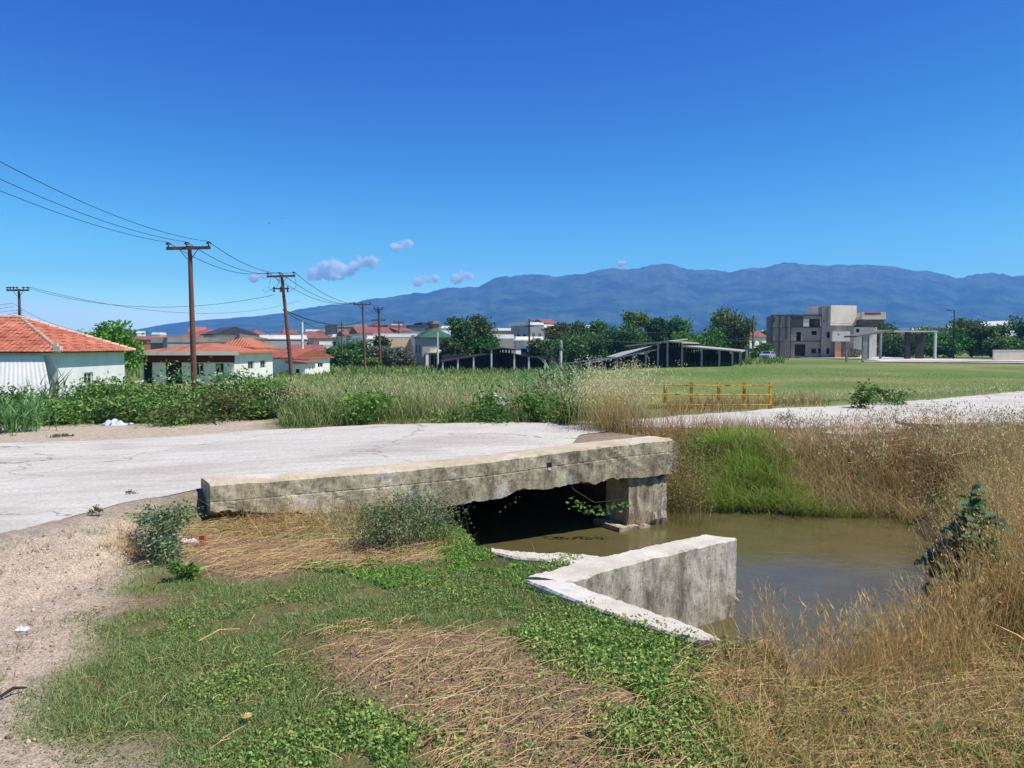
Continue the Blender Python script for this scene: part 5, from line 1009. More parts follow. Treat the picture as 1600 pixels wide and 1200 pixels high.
for (stp, r0, nl) in axes:
    mb.tube(stp, [r0 * (1 - .7 * i_ / (len(stp) - 1)) for i_ in range(len(stp))], 6); A_ = np.array(stp)
    for k in range(nl):
        t = rng.uniform(.08, 1); c0_ = np.array([np.interp(t, np.linspace(0, 1, len(A_)), A_[:, q_]) for q_ in range(3)]); az = rng.uniform(0, 6.28); L = rng.uniform(.09, .22) * (1.1 - t * .4)
        d0 = np.array([math.cos(az), math.sin(az), rng.uniform(-.1, .9)]); d0 /= np.linalg.norm(d0); sdv = np.cross(d0, [0, 0, 1]); sdv /= np.linalg.norm(sdv); sdv = sdv + np.array([0, 0, rng.normal() * .5]); sdv /= np.linalg.norm(sdv); col = pick([(74, 104, 62), (92, 122, 74), (60, 88, 54), (104, 128, 86)], 1)
        nL = 9; VV = []; dr_ = rng.uniform(.1, .6)
        for i in range(nL):
            f = i / (nL - 1); wd = L * .3 * math.sin(min(1, f * 1.12) * 2.7) * (1.3 if i % 2 else .6) + .004; c = c0_ + d0 * L * f + np.array([0, 0, -dr_ * L * f * f]); VV += [c - sdv * wd, c + sdv * wd + [0, 0, .01 * (i % 2)]]
        F = []
        for i in range(nL - 1): a = 2 * i; F += [(a, a + 1, a + 3), (a, a + 3, a + 2)]
        v._push(np.array(VV)[None], F, np.repeat(col[:, None], 2 * nL, 1))
v.build('leaves', root); mb.build('stem', M((86, 104, 60), .8), root)

# pebbles
m, n, out = nodes('pebble stone'); a_ = n.nodes.new('ShaderNodeAttribute'); a_.attribute_name = 'col'; pbr(n, out, a_.outputs['Color'], .9); PEB = m
v = Veg()
P = np.concatenate([spread_in(wpoly([(-300, 1300), (-200, 850), (60, 836), (210, 800), (250, 860), (120, 1000), (120, 1300)]), 800, .5, .2), spread_in(wpoly([(500, 1000), (860, 1040), (1000, 1150), (1000, 1300), (760, 1300), (650, 1130)]), 500, .5, .2), spread_in(BARE[1], 300, .5, .2)])
n_ = len(P); R_ = rng.uniform(.3, 1., n_) ** 3 * .014 + .003; q_ = np.array([(1, 0, 0), (0, 1, 0), (-1, 0, 0), (0, -1, 0), (0, 0, .7), (0, 0, -.7), (.7, .7, .3), (-.7, -.6, .2)])
V_ = P[:, None, :] + q_[None, :6] * R_[:, None, None] * (1 + .35 * rng.normal(size=(n_, 6, 1))) + [0, 0, .012]
v._push(V_, [(0, 1, 4), (1, 2, 4), (2, 3, 4), (3, 0, 4), (1, 0, 5), (2, 1, 5), (3, 2, 5), (0, 3, 5)], np.repeat(pick([(176, 152, 122), (160, 140, 114), (190, 172, 142), (128, 106, 84)], n_)[:, None] * .75, 6, 1)); o = v.build('pebbles', None, PEB); tag(o, kind='stuff')
for (label, u, vt, wpx, y, cols, th, k) in TREES:
    p = D(u, 560, y); z = gz(p.x, y); hh = zt(vt, y) - z; w = wpx / FPX * y * 1.26
    jt = (rng.uniform(.85, 1.2), rng.uniform(.9, 1.12), rng.uniform(.8, 1.1)); cols = [tuple(min(255, int(q * j)) for q, j in zip(cc_, jt)) for cc_ in cols]
    tree('tree', label, (p.x, y, z - .05), hh, w, hh * th, cols, group='trees beyond the field', **k)
# ---------------------------------------------------------------- poles and wires
WOOD = M((118, 82, 68), .9, .3, 2, .4, streak=True); IRON = M((44, 42, 44), .6, .1, 4, .05); PORC = M((40, 26, 30), .35, .1, 3, 0); WPOLE = M((222, 218, 206), .85, .06, 2, .1)
def pole(label, u, vt, y, arm=2.6, ins=(-1.2, -.1, 1.2), lean=(0, 0), r=.15, kit=None, tilt=0, arm_drop=.15, group='wooden power poles', x=None, H=None, mat=WOOD, steps=False):
    x = xt(u, y) if x is None else x; z = gz(x, y); H = H or zt(vt, y) - z; root = empty('power_pole', (x, y, z), 0, label, 'power pole', group)
    MB().tube([(-lean[0], -lean[1], -.5), (-lean[0] * .5, -lean[1] * .5, H * .5), (0, 0, H)], [r * 1.12, r * .95, r * .75], 12).build('pole', mat, root)
    ah = H - arm_drop; c = MB(); e = math.tan(tilt) * arm / 2; yo = -r * .75 - .065
    c.add([(sx * arm / 2, yo + sy * .06, ah + sz * .09 + sx * e) for sz in (-1, 1) for sy in (-1, 1) for sx in (-1, 1)], [(0, 2, 3, 1), (4, 5, 7, 6), (0, 1, 5, 4), (2, 6, 7, 3), (0, 4, 6, 2), (1, 3, 7, 5)]); ca = c.build('crossarm', mat, root)
    tips = []
    for o in ins:
        zz = ah + .09 + e * o / (arm / 2); q = MB().tube([(o, yo, zz), (o, yo, zz + .12), (o, yo, zz + .13), (o, yo, zz + .19), (o, yo, zz + .2), (o, yo, zz + .27)], [.04, .04, .16, .12, .15, .07], 10); q.build('insulator', PORC, ca); tips.append(Vector((x + o, y + yo, z + zz + .27)))
    for s_ in (-1, 1): MB().tube([(s_ * .55, yo, ah - .08), (s_ * r * .7, -r * .7, ah - .65)], .022, 6).build('brace', IRON, root)
    if kit: kit(root, H)
    return root, tips
def lowv(root, H, zf=.72, n=4, w=.5):
    for i in range(n): MB().tube([(-w, -.2, H * zf - i * .28), (-w * .4, -.18, H * zf - i * .28 - .05), (0, -.14, H * zf - i * .28), (w * .4, -.18, H * zf - i * .28 - .05), (w, -.2, H * zf - i * .28)], .022, 6).build('bracket', IRON, root)
def cutouts(root, H):
    MB().box(-.75, .75, -.32, -.2, H - 1.35, H - 1.23).build('equipment_arm', WOOD, root)
    for i, o in enumerate((-.62, 0, .62)):
        MB().tube([(o, -.3, H - 1.1), (o, -.33, H - 1.25), (o, -.33, H - 1.4), (o, -.36, H - 1.6)], [.05, .1, .06, .09], 8).build('fuse_holder', PORC, root)
    for (a, b) in (((-1.0, -.2, H - .1), (-.62, -.33, H - 1.6)), ((-.1, -.2, H - .1), (0, -.33, H - 1.6)), ((1.2, -.2, H - .1), (.62, -.33, H - 1.6)), ((-.62, -.33, H - 1.25), (-1.6, -.5, H - 1.35))):
        a, b = Vector(a), Vector(b); m_ = (a + b) / 2 + Vector((.45 if b.x > 0 else -.35, 0, -.35)); MB().tube([a, a * .5 + m_ * .5 + Vector((.08, 0, 0)), m_, b * .6 + m_ * .4, b], .016, 5).build('jumper_wire', IRON, root)
pp0, t0_ = pole('wooden pole carrying the three wires beyond the left of the view', 0, 0, 24, x=-18.6, H=9.0)
pp1, t1_ = pole('nearest wooden power pole with three insulators, rising over the red banded house', 300, 385.5, 48, lean=(-.12, 0), tilt=R(1.2), r=.16)
pp2, t2_ = pole('leaning wooden power pole hung with looping fuse wires', 442, 430, 74, lean=(-.85, 0), kit=cutouts, tilt=R(1.5), r=.18)
pp3, t3_ = pole('slim wooden power pole with a bare three wire crossarm before the hedge tree', 567, 474.5, 120, lean=(-.35, 0), r=.17)
pp4, t4_ = pole('wooden pole with two crossarms of short insulators right of the third pole', 592, 482, 128, 1.5, (-.65, 0, .65), lean=(-.25, 0), r=.2, kit=lambda r_, H: (MB().box(-1.15, 1.15, -.3, -.18, H - 1.95, H - 1.83).build('lower_arm', IRON, r_), MB().tube([(0, -.32, H - .55), (0, -.32, H - .25)], .2, 8).build('fuse_box', PORC, r_)))
pp5, t5_ = pole('farthest thin wooden pole of the row before the blank wall', 623.5, 503, 165, 2.1, (-.9, 0, .9), r=.15, lean=(-.2, 0))
pp6, t6_ = pole('wooden pole with six insulators standing behind the big orange roof', 33, 452, 86, 2.4, (-1.1, -.8, -.45, -.1, .6, 1.05), r=.16, kit=lambda r_, H: lowv(r_, H, .74))
pp7, t7_ = pole('dark pole with one crossarm beside the low white building', 827, 501, 128, .3, (0,), r=.17, kit=lambda r_, H: MB().box(-.75, .75, -.28, -.17, H - 1.0, H - .88).build('lower_arm', IRON, r_))
pp8, t8_ = pole('thin pole with a small crossarm before the dark conifers', 876, 505, 139, 1.2, (-.5, .5), r=.12)
pp9, t9_ = pole('thin wooden pole standing in the gap below the white apartment', 534.5, 505, 128, .3, (0,), r=.13)
pq1, u1_ = pole('left of two dark bare poles by the red roofed house', 1169.5, 500, 150, .4, (0,), r=.13); pq2, u2_ = pole('right and taller of two dark bare poles by the red roofed house', 1176, 495, 146, .4, (0,), r=.15)
def wire(label, a, b, sag, r=.013, group='overhead wires', n=28):
    a, b = Vector(a), Vector(b); root_ = MB(); pts = [a.lerp(b, i / n) - Vector((0, 0, sag * 4 * (i / n) * (1 - i / n))) for i in range(n + 1)]
    org = pts[0].copy(); o = root_.tube([p - org for p in pts], r, 5).build('wire', IRON, None, loc=org); tag(o, label, 'wire', group)
nm = ('left', 'middle', 'right')
for i in range(3):
    wire(f'{nm[i]} wire of three sweeping in from beyond the left to the nearest wooden pole', t0_[i], t1_[i], .55 + .05 * i, .014); wire(f'{nm[i]} wire of three from the nearest wooden pole to the leaning pole', t1_[i], t2_[i], .75, .02)
    wire(f'{nm[i]} wire of three from the leaning pole to the slim third pole', t2_[i], t3_[i], 1.2 + .05 * i, .026); wire(f'{nm[i]} wire of three from the slim third pole to the farthest thin pole', t3_[i], t5_[i], 1., .026)
x2, y2 = t2_[1].x + .15, t2_[1].y; wire('thick sagging bundled cable from the leaning pole to the slim third pole', (x2 + .1, y2, zt(484, 74)), (xt(565, 120), 120, zt(503, 120)), .9, .05); wire('thick cable dropping from the leaning pole to the white light pole', (x2 + .1, y2, zt(485, 74)), (xt(492, 110), 110, zt(511, 110)), .15, .04)
wire('faint wire crossing the sky from the six insulator pole to the leaning pole', t6_[4], (xt(430, 74) , 74.1, zt(461, 74)), 1.6, .02); wire('second faint wire from the six insulator pole, lower on the sky', t6_[5], (xt(470, 150), 150, zt(470, 150)), 2.6, .022); wire('faint wire from the six insulator pole slanting down behind the orange roof', (t6_[2].x, t6_[2].y, zt(475, 86)), (xt(150, 60), 60, zt(522, 60)), .5, .016)
for i in range(4): wire(f'{("top", "second", "third", "bottom")[i]} of four service wires at the left of the six insulator pole', (t6_[0].x + .6, t6_[0].y, zt(474 + i * 5.5, 86)), (xt(-120, 86), 86, zt(478 + i * 7, 86)), .3, .018)
for i, v_ in enumerate((501, 519, 522.5)): wire(f'{("highest", "middle", "lowest")[i]} wire running right from the dark pole across the tree row', (xt(828, 128), 127.6, zt(v_, 128)), (xt(1172, 146), 145.5, zt(v_ + 8, 146)), 1.6 - .3 * i, .028)
wire('wire from the bare dark poles across to the ruin', u2_[0], (xt(1500, 150), 150, zt(499, 150)), 1.2, .022)
# ---------------------------------------------------------------- lamps
def lamp(label, u, vt, y, arm, side, mat, r=.07, head=True, arm_drop=0):
    x = xt(u, y); z = gz(x, y); H = zt(vt, y) - z; root = empty('street_lamp', (x, y, z), 0, label, 'street lamp'); MB().tube([(0, 0, -.2), (0, 0, H * .5), (0, 0, H)], [r * 1.3, r, r * .75], 8).build('pole', mat, root)
    if head: MB().tube([(0, 0, H - arm_drop), (side * arm * .5, 0, H + .1 - arm_drop), (side * arm, 0, H + .08 - arm_drop)], r * .5, 6).build('arm', mat, root); MB().box(min(side * arm, side * (arm + .7)), max(side * arm, side * (arm + .7)), -.15, .15, H + .0 - arm_drop, H + .14 - arm_drop).build('lamp_head', mat, root)
    return root
lamp('slender street lamp with its head to the left, over the trees at the right', 1489, 485.5, 140, .6, -1, IRON, .12); lamp('thin pale street lamp standing in front of the ruin', 1232, 494, 132, .6, 1, CGREY, .08, arm_drop=3.2); lamp('short thin pole beside the pale lamp before the ruin', 1226, 530, 132, .1, 1, CGREY, .1, False)
lamp('white concrete light pole between the leaning pole and the peach annex', 473, 502, 100, 0, 1, WPOLE, .17, False); lamp('white concrete light pole before the shop with the green roof', 684, 519, 118, 0, 1, WPOLE, .12, False); lamp('tall thin pole in front of the ruin gateway doorway', 1229, 528, 131, 0, 1, CGREY, .06, False)
# ---------------------------------------------------------------- yellow railing
YEL = lambda: None
m, n, out = nodes('rusty yellow paint'); t = noise_node(n, 6, 8, .75); pbr(n, out, ramp(n, t.outputs[0], [(.42, lin((222, 176, 52))), (.52, lin((212, 158, 50))), (.6, lin((122, 62, 32)))]).outputs[0], .6, bump(n, t.outputs[0], .2)); YR = m
yr = 19.6; xa = xt(1012, yr); xb = xt(1206, yr); zb = gz(xt(1120, yr), yr); root = empty('railing', (xa, yr, zb), 0, 'rusty yellow metal railing with three rails beyond the road', 'railing')
for u in (1040, 1081, 1124, 1164, 1205):
    x = xt(u, yr) - xa; q = MB(); q.box(x - .03, x + .03, -.006, .006, -.3, zt(597, yr) - zb).box(x - .03, x - .02, .007, .07, -.3, zt(597, yr) - zb).box(x + .02, x + .03, .007, .07, -.3, zt(597, yr) - zb); q.build('post', YR, root)
for v_ in (602, 616.5, 632.5): MB().tube([(-.4, -.03, zt(v_, yr) - zb + .02), ((xb - xa) * .5, -.032, zt(v_ + .3, yr) - zb), (xb - xa + .02, -.03, zt(v_, yr) - zb)], .014, 8).build('rail', YR, root)
x, y, z = at(875, 659); root = empty('marker_post', (x, y, z), .3, 'short orange marker post at the far road edge before the green weeds', 'post'); MB().box(-.045, .045, -.02, .02, -.1, .24).build('post', M((206, 116, 40), .6, .15, 6), root); MB().add([(-.045, -.02, .24), (.045, -.02, .24), (.045, .02, .24), (-.045, .02, .24), (0, 0, .285)], [(0, 1, 4), (1, 2, 4), (2, 3, 4), (3, 0, 4)]).build('cap', M((176, 92, 34), .6), root)
# ---------------------------------------------------------------- cars
def car(label, u, y, col, yaw, z=None):
    x = xt(u, y); z = gz(x, y) if z is None else z; root = empty('parked_car', (x, y, z), yaw, label, 'car', 'cars parked behind the sheds'); L, Wd = 4.1, 1.7
    prof = [(-2.05, .35), (-2.05, .75), (-1.75, .92), (-1.0, .98), (-.45, 1.38), (.75, 1.42), (1.35, 1.0), (1.95, .88), (2.05, .7), (2.05, .35)]
    mb = MB(); n0 = len(prof); V = [(a, -Wd / 2 + (.16 if b > 1.1 else 0), b) for a, b in prof] + [(a, Wd / 2 - (.16 if b > 1.1 else 0), b) for a, b in prof]; mb.add(V, [tuple(range(n0)), tuple(range(2 * n0 - 1, n0 - 1, -1))] + [(i, n0 + i, n0 + (i + 1) % n0, (i + 1) % n0) for i in range(n0)]); mb.build('body', M(col, .3, .04, 2, 0, spec=.6), root)
    for s_ in (-1, 1):
        MB().add([(a, s_ * (Wd / 2 - d + .012), b) for a, b, d in ((-.85, 1.02, .01), (-.4, 1.32, .14), (.15, 1.34, .15), (.15, 1.02, .01))], [(0, 1, 2, 3)]).add([(a, s_ * (Wd / 2 - d + .012), b) for a, b, d in ((.22, 1.02, .01), (.22, 1.34, .15), (.7, 1.34, .14), (1.15, 1.02, .01))], [(0, 1, 2, 3)]).build('side_window', GLASS, root)
        for a in (-1.3, 1.3):
            w = MB().tube([(a, s_ * .66, .31), (a, s_ * .87, .31)], .31, 14).build('wheel', DARK, root); MB().tube([(a, s_ * .86, .31), (a, s_ * .885, .31)], .17, 10).build('rim', FRAME, w)
        MB().box(-2.075, -2.045, s_ * .62 - .16, s_ * .62 + .16, .62, .74).build('headlight', FRAME, root)
    MB().add([(-.99, -.66, 1.0), (-.99, .66, 1.0), (-.47, .6, 1.37), (-.47, -.6, 1.37)], [(0, 1, 2, 3)]).build('windscreen', GLASS, root)
    return root
car('dark blue car parked behind the gateway of the sheds', 779, 150, (40, 52, 84), .25); car('white car parked beside the dark blue car in the gateway', 790, 156, (222, 222, 226), .2); car('pale blue car parked at the left corner of the ruin', 1199, 138, (150, 160, 190), 1.0)
r_ = empty('van', (xt(1184, 158), 158, gz(xt(1184, 158), 158)), 0, 'white van parked below the small bright tree by the ruin', 'van'); MB().add([(a, s_, b) for s_ in (-.9, .9) for a, b in ((-2.3, .35), (-2.3, 1.1), (-1.8, 2.0), (2.3, 2.1), (2.3, .35))], [(4, 3, 2, 1, 0), (5, 6, 7, 8, 9)] + [(i, (i + 1) % 5, (i + 1) % 5 + 5, i + 5) for i in range(5)]).build('body', M((228, 228, 230), .35, .04, 2, 0), r_)
for a in (-1.5, 1.5):
    for s_ in (-.86, .86): MB().tube([(a, s_ - .1, .33), (a, s_ + .1, .33)], .33, 12).build('wheel', DARK, r_)
MB().add([(-2.12, -.91, 1.3), (-1.84, -.91, 1.85), (-1.0, -.91, 1.85), (-1.0, -.91, 1.3)], [(0, 1, 2, 3)]).build('side_window', GLASS, r_)
for (a, b, v_, y_, rf_, ri_, w_, r_m, txt) in ((392, 412, 523, 240, 'hip', 1.6, 'w', 'r', 'distant white house with a red roof left of the leaning pole'), (444, 462, 522, 235, 'gable', 1.4, 'c', 'r', 'distant cream house with a red roof just right of the leaning pole'), (545, 566, 514, 250, 'hip', 1.6, 'w', 'o', 'distant white house with an orange roof over the weathered apartment block'), (586, 602, 512, 255, 'hip', 1.6, 'w', 'r', 'distant white house with a red roof between the two crossarm poles'), (690, 704, 513, 250, 'flat', 0, 'w', 'w', 'distant white block above the green shop roof'), (806, 822, 508, 255, 'flat', 0, 'p', 'w', 'distant peach block left of the grey three storey apartment'), (852, 872, 506, 262, 'gable', 1.5, 'w', 'r', 'distant white house with a red roof over the deep balconies'), (296, 318, 519, 250, 'gable', 1.6, 'w', 'o', 'distant white house with an orange roof left of the nearest pole'), (428, 446, 529, 180, 'gable', 1.1, 'w', 'r', 'low white house with a red roof behind the grey factory hall'), (520, 534, 527, 175, 'flat', 0, 'c', 'w', 'small cream block left of the thin bare pole'), (574, 590, 530, 150, 'flat', 0, 'w', 'w', 'small white block behind the broad hedge tree'), (1208, 1222, 523, 250, 'gable', 1.4, 'w', 'r', 'distant house glimpsed behind the left corner of the ruin')):
    house(txt, a, b, v_, y_, rf_, ri_, w_, r_m, 9, 0, W_((.6, .82, [.25, .7], .1, 'dark')), .3)
# long white roof hut and stone cupola behind the sheds
house('long white roofed low hall behind the right wing of the gateway shed', 838, 871, 553.5, 138, 'shedx', .6, 'w', 'w', 6, 0, [])
x = xt(876, 118); z = gz(x, 118); r_ = empty('water_tank', (x, 118, z), 0, 'pale round tank on a slim grey tower between the sheds', 'water tank'); MB().tube([(0, 0, 0), (0, 0, zt(548, 118) - z)], .22, 10).build('stem', POSTM, r_); MB().tube([(0, 0, zt(546, 118) - z), (0, 0, zt(543, 118) - z), (0, 0, zt(535, 118) - z), (0, 0, zt(531, 118) - z)], [.22, .3, .26, .1], 12).build('tank', CGREY, r_)
# ---------------------------------------------------------------- litter, rocks, slabs, sticks
def crumple(name, label, cat, loc, w, d, hh, col, seed, rough=.5, amp=1.):
    r2 = np.random.default_rng(seed); n = 18; V = []; F = []
    for i in range(n):
        for j in range(n):
            a, b = i / (n - 1) * 2 - 1, j / (n - 1) * 2 - 1; rr = max(abs(a), abs(b)); z = hh * (1 - rr ** 3) * (.55 + .9 * float(fbm(a * 2.2 + seed, b * 2.2, 1, 3, seed))) * amp
            V.append((a * w / 2 * (1 + .2 * float(fbm(a, b, 2, 2, seed + 1))), b * d / 2 * (1 + .2 * float(fbm(b, a, 2, 2, seed + 2))), max(z, .0) + .004))
            if i and j: k_ = i * n + j; F.append((k_, k_ - n, k_ - n - 1, k_ - 1))
    n0 = len(V); V += [(p[0], p[1], -.02) for p in V[:]]; F += [tuple(n0 + q for q in reversed(f)) for f in F[:]]
    o = mesh(name, V, F, M(col, rough, .06, 6, .3), None, loc=loc); return tag(o, label, cat)
x, y, z = at(180, 664); crumple('plastic_sheet', 'crumpled white plastic sheet on the dirt shoulder before the bushes', 'litter', (x, y, z), .6, .3, .14, (214, 218, 226), 3)
x, y, z = at(281, 650); crumple('plastic_bag', 'small pale blue bag snagged at the foot of the bushes', 'litter', (x, y - .3, z), .2, .15, .12, (190, 202, 220), 4)
x, y, z = at(1258, 684); crumple('plastic_bag', 'light blue scrap lying in the dry thatch of the far bank', 'litter', (x, y, z + .08), .16, .12, .08, (150, 186, 206), 5)
x, y, z = at(298, 850); crumple('paper_scrap', 'flattened white and pink wrapper beside the orange scrap', 'litter', (x, y, z + .02), .2, .09, .03, (226, 206, 210), 6)
x, y, z = at(35, 985); crumple('paper_scrap', 'small crumpled white paper lying on the bare dirt', 'litter', (x, y, z), .07, .05, .03, (226, 224, 222), 7)
x, y, z = at(317, 852); o = tag(MB().add([(-.018, -.016, -.01), (.018, -.016, -.01), (.018, .016, -.01), (-.018, .016, -.01), (-.026, -.02, .085), (.02, -.022, .09), (.024, .02, .088), (-.022, .022, .08)], [(3, 2, 1, 0), (0, 1, 5, 4), (1, 2, 6, 5), (2, 3, 7, 6), (3, 0, 4, 7), (4, 5, 6, 7)]).build('carton', M((196, 92, 60), .6, .12, 8), None, loc=(x, y, z)), 'small orange red carton standing in the straw beside the sage green weed', 'litter')
x, y, z = at(1150, 800); crumple('rock', 'pale rock at the waterline below the bright green sedge', 'rock', (x, y + .1, zw - .02), .3, .25, .16, (188, 186, 188), 8, .9)
x, y, z = at(385, 1133); r_ = empty('dry_flower', (x, y, z + .03), 1.2, 'dried pale daisy head on a long bent stalk in the grass', 'dry flower'); v = Veg(); n_ = 16; aa = np.arange(n_) * 2 * np.pi / n_; v.leaves(np.zeros((n_, 3)) + [0, 0, .01], .032, .014, jit((222, 190, 132), n_, .1, .03), d=np.c_[np.cos(aa), np.sin(aa), np.full(n_, .25)]); v.build('petals', r_); MB().tube([(0, 0, .004), (0, 0, .018)], [.014, .01], 10).build('heart', M((196, 158, 96), .9), r_); MB().tube([(0, 0, 0), (.02, .1, -.012), (-.02, .22, -.02), (.02, .36, -.03)], .0025, 5).build('stalk', M((190, 164, 110), .9), r_)
def slabp(label, pts, z, t, col):
    P = [tuple(map(float, G(u, v_, z))) for u, v_ in pts]; c = np.mean(P, 0); mb = MB(); P2 = resample(P + [P[0]], 30)[:-1]; P2 = [(p[0] - c[0] + rng.normal() * .02, p[1] - c[1] + rng.normal() * .02) for p in P2]; mb.prism(P2, -t, .0); o = mb.build('broken_slab', concrete('slab', (206, 186, 164), (110, 96, 80), .4), None, loc=(c[0], c[1], z)); tag(o, label, 'slab', 'broken slabs at the near edge of the far road')
slabp('broken concrete slab among dry thatch, nearer the bridge', [(1283, 676), (1320, 664), (1400, 660), (1425, 668), (1380, 674), (1330, 679)], .3, .16, 0); slabp('broken concrete slab with an undercut edge near the right end of the bank', [(1400, 652), (1480, 648), (1534, 652), (1530, 660), (1470, 664), (1405, 660)], .34, .18, 0)
def stick(label, a, b, col, r=.008, lift=.02, mid=.02):
    A, B = Vector(at(*a)), Vector(at(*b)); c = A.copy(); o = MB().tube([A - c + Vector((0, 0, lift)), (B - A) * .5 + Vector((0, 0, lift + mid)), B - c + Vector((0, 0, lift))], [r, r, r * .6], 6).build('stick', M(col, .9), None, loc=c); tag(o, label, 'stick')
stick('dark thin stick lying on the bare dirt at the left', (0, 1095), (42, 1080), (62, 50, 44)); stick('pale split cane leaning in the golden grass at the right edge', (1545, 1000), (1640, 1060), (206, 170, 118), .012, .1); stick('grey twig lying on the straw patch', (640, 1180), (760, 1120), (150, 124, 96), .005)
stick('curved pale stalk arching over the green turf', (310, 1010), (375, 990), (200, 178, 116), .004, .03, .03); stick('brown dead stem poking out of the dark bushes', (128, 625), (136, 645), (140, 100, 76), .02, .3)
# ---------------------------------------------------------------- birds
for (u, v_, y, lab) in ((420, 349, 60, 'tiny dark bird in flight, left of a pair'), (440, 341, 62, 'tiny dark bird in flight, right of a pair')):
    p = D(u, v_, y); MB().add([(-.12, 0, .04), (-.03, .05, 0), (-.03, -.05, 0), (.03, .05, 0), (.03, -.05, 0), (.12, 0, .04), (0, .1, 0), (0, -.14, 0), (0, 0, .03), (0, 0, -.03)], [(0, 1, 2), (5, 4, 3), (8, 1, 6), (8, 6, 3), (8, 3, 4), (8, 4, 7), (8, 7, 2), (8, 2, 1), (9, 6, 1), (9, 3, 6), (9, 4, 3), (9, 7, 4), (9, 2, 7), (9, 1, 2)]).build('bird', DARK, None, loc=p); tag(bpy.context.scene.objects[-1] if False else [o for o in COL.objects if o.name.startswith('bird')][-1], lab, 'bird', 'birds in the sky')
# ---------------------------------------------------------------- clouds (real vapour, far behind the ridge)
def cloud(label, parts, y=6700.):
    vs = []; mbx = bpy.data.metaballs.new('m')
    import bmesh
    bm = bmesh.new(); c = D(parts[0][0], parts[0][1], y)
    for (u, v_, w, hh) in parts:
        p = D(u, v_, y) - c; r2 = bmesh.ops.create_icosphere(bm, subdivisions=4, radius=1.0, matrix=Matrix.Translation(p) @ Matrix.Diagonal((w / FPX * y / 2, w / FPX * y / 2 * .7, hh / FPX * y / 2, 1)))
    me = bpy.data.meshes.new('cloud'); bm.to_mesh(me); bm.free(); o = bpy.data.objects.new('cloud', me); COL.objects.link(o); o.location = c; me.materials.append(CLOUD)
    rm = o.modifiers.new('fuse', 'REMESH'); rm.mode = 'VOXEL'; rm.voxel_size = 9; rm.use_smooth_shade = True
    tx = bpy.data.textures.new('puffs', 'CLOUDS'); tx.noise_scale = 70; dm = o.modifiers.new('puffs', 'DISPLACE'); dm.texture = tx; dm.strength = 110; dm.mid_level = .5; t3 = bpy.data.textures.new('wisps', 'CLOUDS'); t3.noise_scale = 26; d3 = o.modifiers.new('wisps', 'DISPLACE'); d3.texture = t3; d3.strength = 50; d3.mid_level = .5
    tag(o, label, 'cloud', 'small fair weather clouds')
m, n, out = nodes('cloud'); t = noise_node(n, .015, 7, .7); r = n.nodes.new('ShaderNodeMapRange'); r.inputs[1].default_value = .46; r.inputs[2].default_value = .58; r.inputs[3].default_value = 0; r.inputs[4].default_value = .08; lk(n, t.outputs[0], r.inputs[0]); pv = n.nodes.new('ShaderNodeVolumePrincipled'); pv.inputs['Color'].default_value = (.985, 1, .995, 1); pv.inputs['Anisotropy'].default_value = -.3; lk(n, r.outputs[0], pv.inputs['Density']); lk(n, pv.outputs[0], out.inputs['Volume']); CLOUD = m
cloud('largest white cloud over the left end of the ridge', [(500, 424, 44, 22), (520, 420, 46, 30), (535, 424, 36, 20), (512, 430, 60, 14)])
cloud('white cloud just right of and above the largest one', [(562, 412, 32, 16), (576, 410, 36, 12)])
cloud('small high white cloud alone above the others', [(626, 383, 32, 9), (634, 381, 20, 11)])
cloud('small bright white cloud over the left slope', [(660, 437, 28, 11), (684, 435, 18, 6)]); cloud('compact white cloud resting near the ridge', [(722, 432, 34, 14), (716, 430, 18, 12)])
cloud('faint thin cloud low beside the leaning pole', [(404, 431, 32, 9)]); cloud('tiny faint cloud above the middle of the ridge', [(976, 409, 14, 8)])
# ---------------------------------------------------------------- mountains
RIDGE = [(-900, 530), (0, 533), (150, 527), (200, 519), (260, 508), (300, 503), (350, 499), (400, 496), (440, 491), (480, 484), (520, 478), (560, 472), (600, 467), (640, 462), (680, 457), (700, 452), (750, 449), (768, 440), (790, 434), (830, 432), (870, 434), (905, 429), (950, 424), (1000, 419), (1025, 416), (1045, 415), (1062, 420), (1085, 423), (1140, 427), (1190, 421), (1205, 415), (1225, 412), (1258, 416), (1300, 416), (1350, 415), (1390, 419), (1440, 427), (1500, 437), (1520, 432), (1545, 430), (1600, 434), (1750, 450), (2500, 470)]
R0 = 5200.
nu, nv = 900, 60
uu = np.linspace(-900, 2500, nu); crest = np.interp(uu, *zip(*RIDGE))
Hc = (HOR - crest) / FPX * R0 + CAMZ + 6
Hc = Hc + (16 * (fbm(uu, uu * 0, .045, 5, 50)) + 7 * fbm(uu, uu * 0, .2, 3, 51)) * sst((uu - 200) / 500)
tt = np.linspace(0, 1, nv)
U, T = np.meshgrid(uu, tt)
ang = (U - 800) / FPX
spur = fbm(U * .022 + T * .5, T * 1.2, 1., 5, 60); spur2 = np.abs(fbm(U * .05, T * 2.5, 1., 4, 61))
yy = R0 * (.62 + .38 * T) + 260 * spur * (1 - T) * (T > 0)
prof = T ** 1.35
ZZ = Hc[None, :] * prof * (1 + (.3 * spur - .26 * spur2) * (1 - T) ** .8 * np.minimum(1, T * 5)) - 8 * (1 - T)
yy[-1] = R0; 
XX = ang * yy
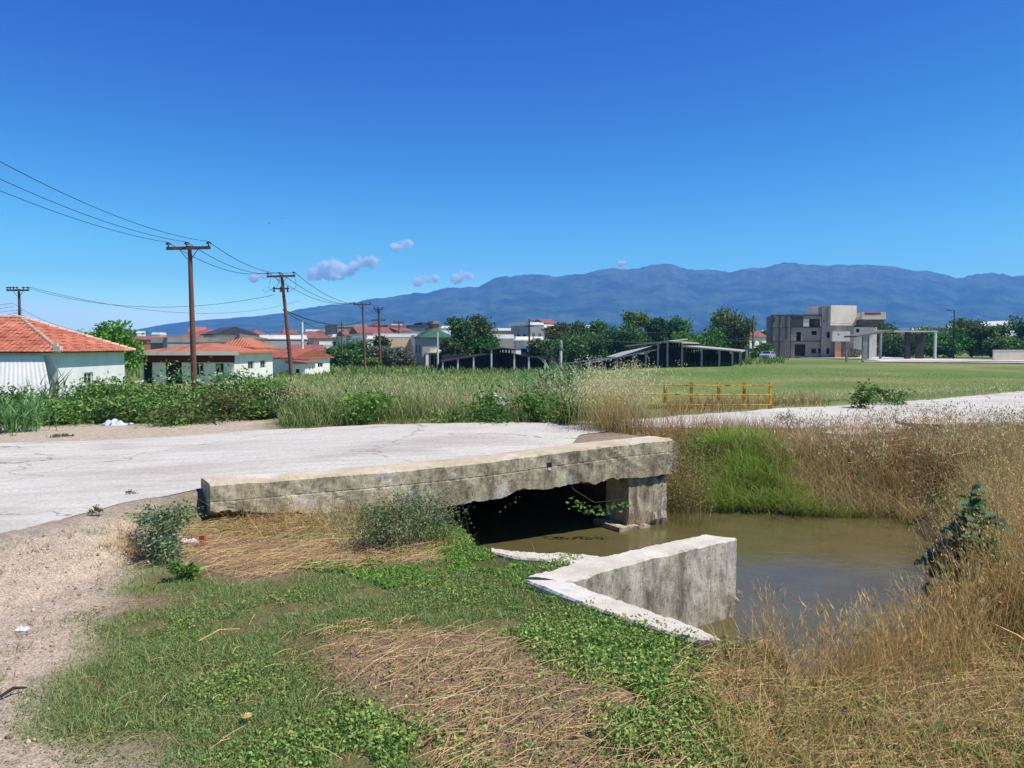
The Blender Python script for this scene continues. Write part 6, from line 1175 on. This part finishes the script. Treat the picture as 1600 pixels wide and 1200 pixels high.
# back slope
XX = np.vstack([XX, ang[:1] * R0 * 1.12]); yy = np.vstack([yy, np.full((1, nu), R0 * 1.12)]); ZZ = np.vstack([ZZ, ZZ[-1:] * .5]); nv += 1
k = np.arange(nu * nv).reshape(nv, nu); mf = np.stack([k[:-1, :-1], k[:-1, 1:], k[1:, 1:], k[1:, :-1]], -1).reshape(-1, 4)
m, n, out = nodes('wooded slopes')
a = noise_node(n, .006, 10, .7); b = noise_node(n, .03, 6, .7)
geo = n.nodes.new('ShaderNodeNewGeometry'); sx = n.nodes.new('ShaderNodeSeparateXYZ'); lk(n, geo.outputs['Position'], sx.inputs[0])
mr = n.nodes.new('ShaderNodeMapRange'); mr.inputs[1].default_value = 330; mr.inputs[2].default_value = 560; lk(n, sx.outputs['Z'], mr.inputs[0])
c1 = mixc(n, ramp(n, a.outputs[0], [(.42, (0, 0, 0)), (.6, (1, 1, 1))]).outputs[0], lin((22, 42, 30)), lin((74, 90, 66)))
mu = n.nodes.new('ShaderNodeMath'); mu.operation = 'MULTIPLY'; lk(n, mr.outputs[0], mu.inputs[0]); lk(n, ramp(n, b.outputs[0], [(.44, (0, 0, 0)), (.6, (1, 1, 1))]).outputs[0], mu.inputs[1])
c2 = mixc(n, mu.outputs[0], c1, lin((110, 108, 96)))
pbr(n, out, c2, 1., spec=0)
mt = fastmesh('mountains', np.stack([XX, yy, ZZ], -1).reshape(-1, 3), mf, m, smooth=True); tag(mt, kind='structure')

# ---------------------------------------------------------------- haze
hz = MB().box(-7400, 7400, -100, 6100, -9, 600).build('haze', bpy.data.materials.new('air'))
hm = hz.data.materials[0]; hm.use_nodes = True; n = hm.node_tree; n.nodes.clear(); out = n.nodes.new('ShaderNodeOutputMaterial')
pv = n.nodes.new('ShaderNodeVolumePrincipled'); pv.inputs['Color'].default_value = (.17, .44, 1, 1); pv.inputs['Density'].default_value = HAZE = 1.75e-4
pv.inputs['Anisotropy'].default_value = 0
lk(n, pv.outputs[0], out.inputs['Volume']); tag(hz, kind='stuff')
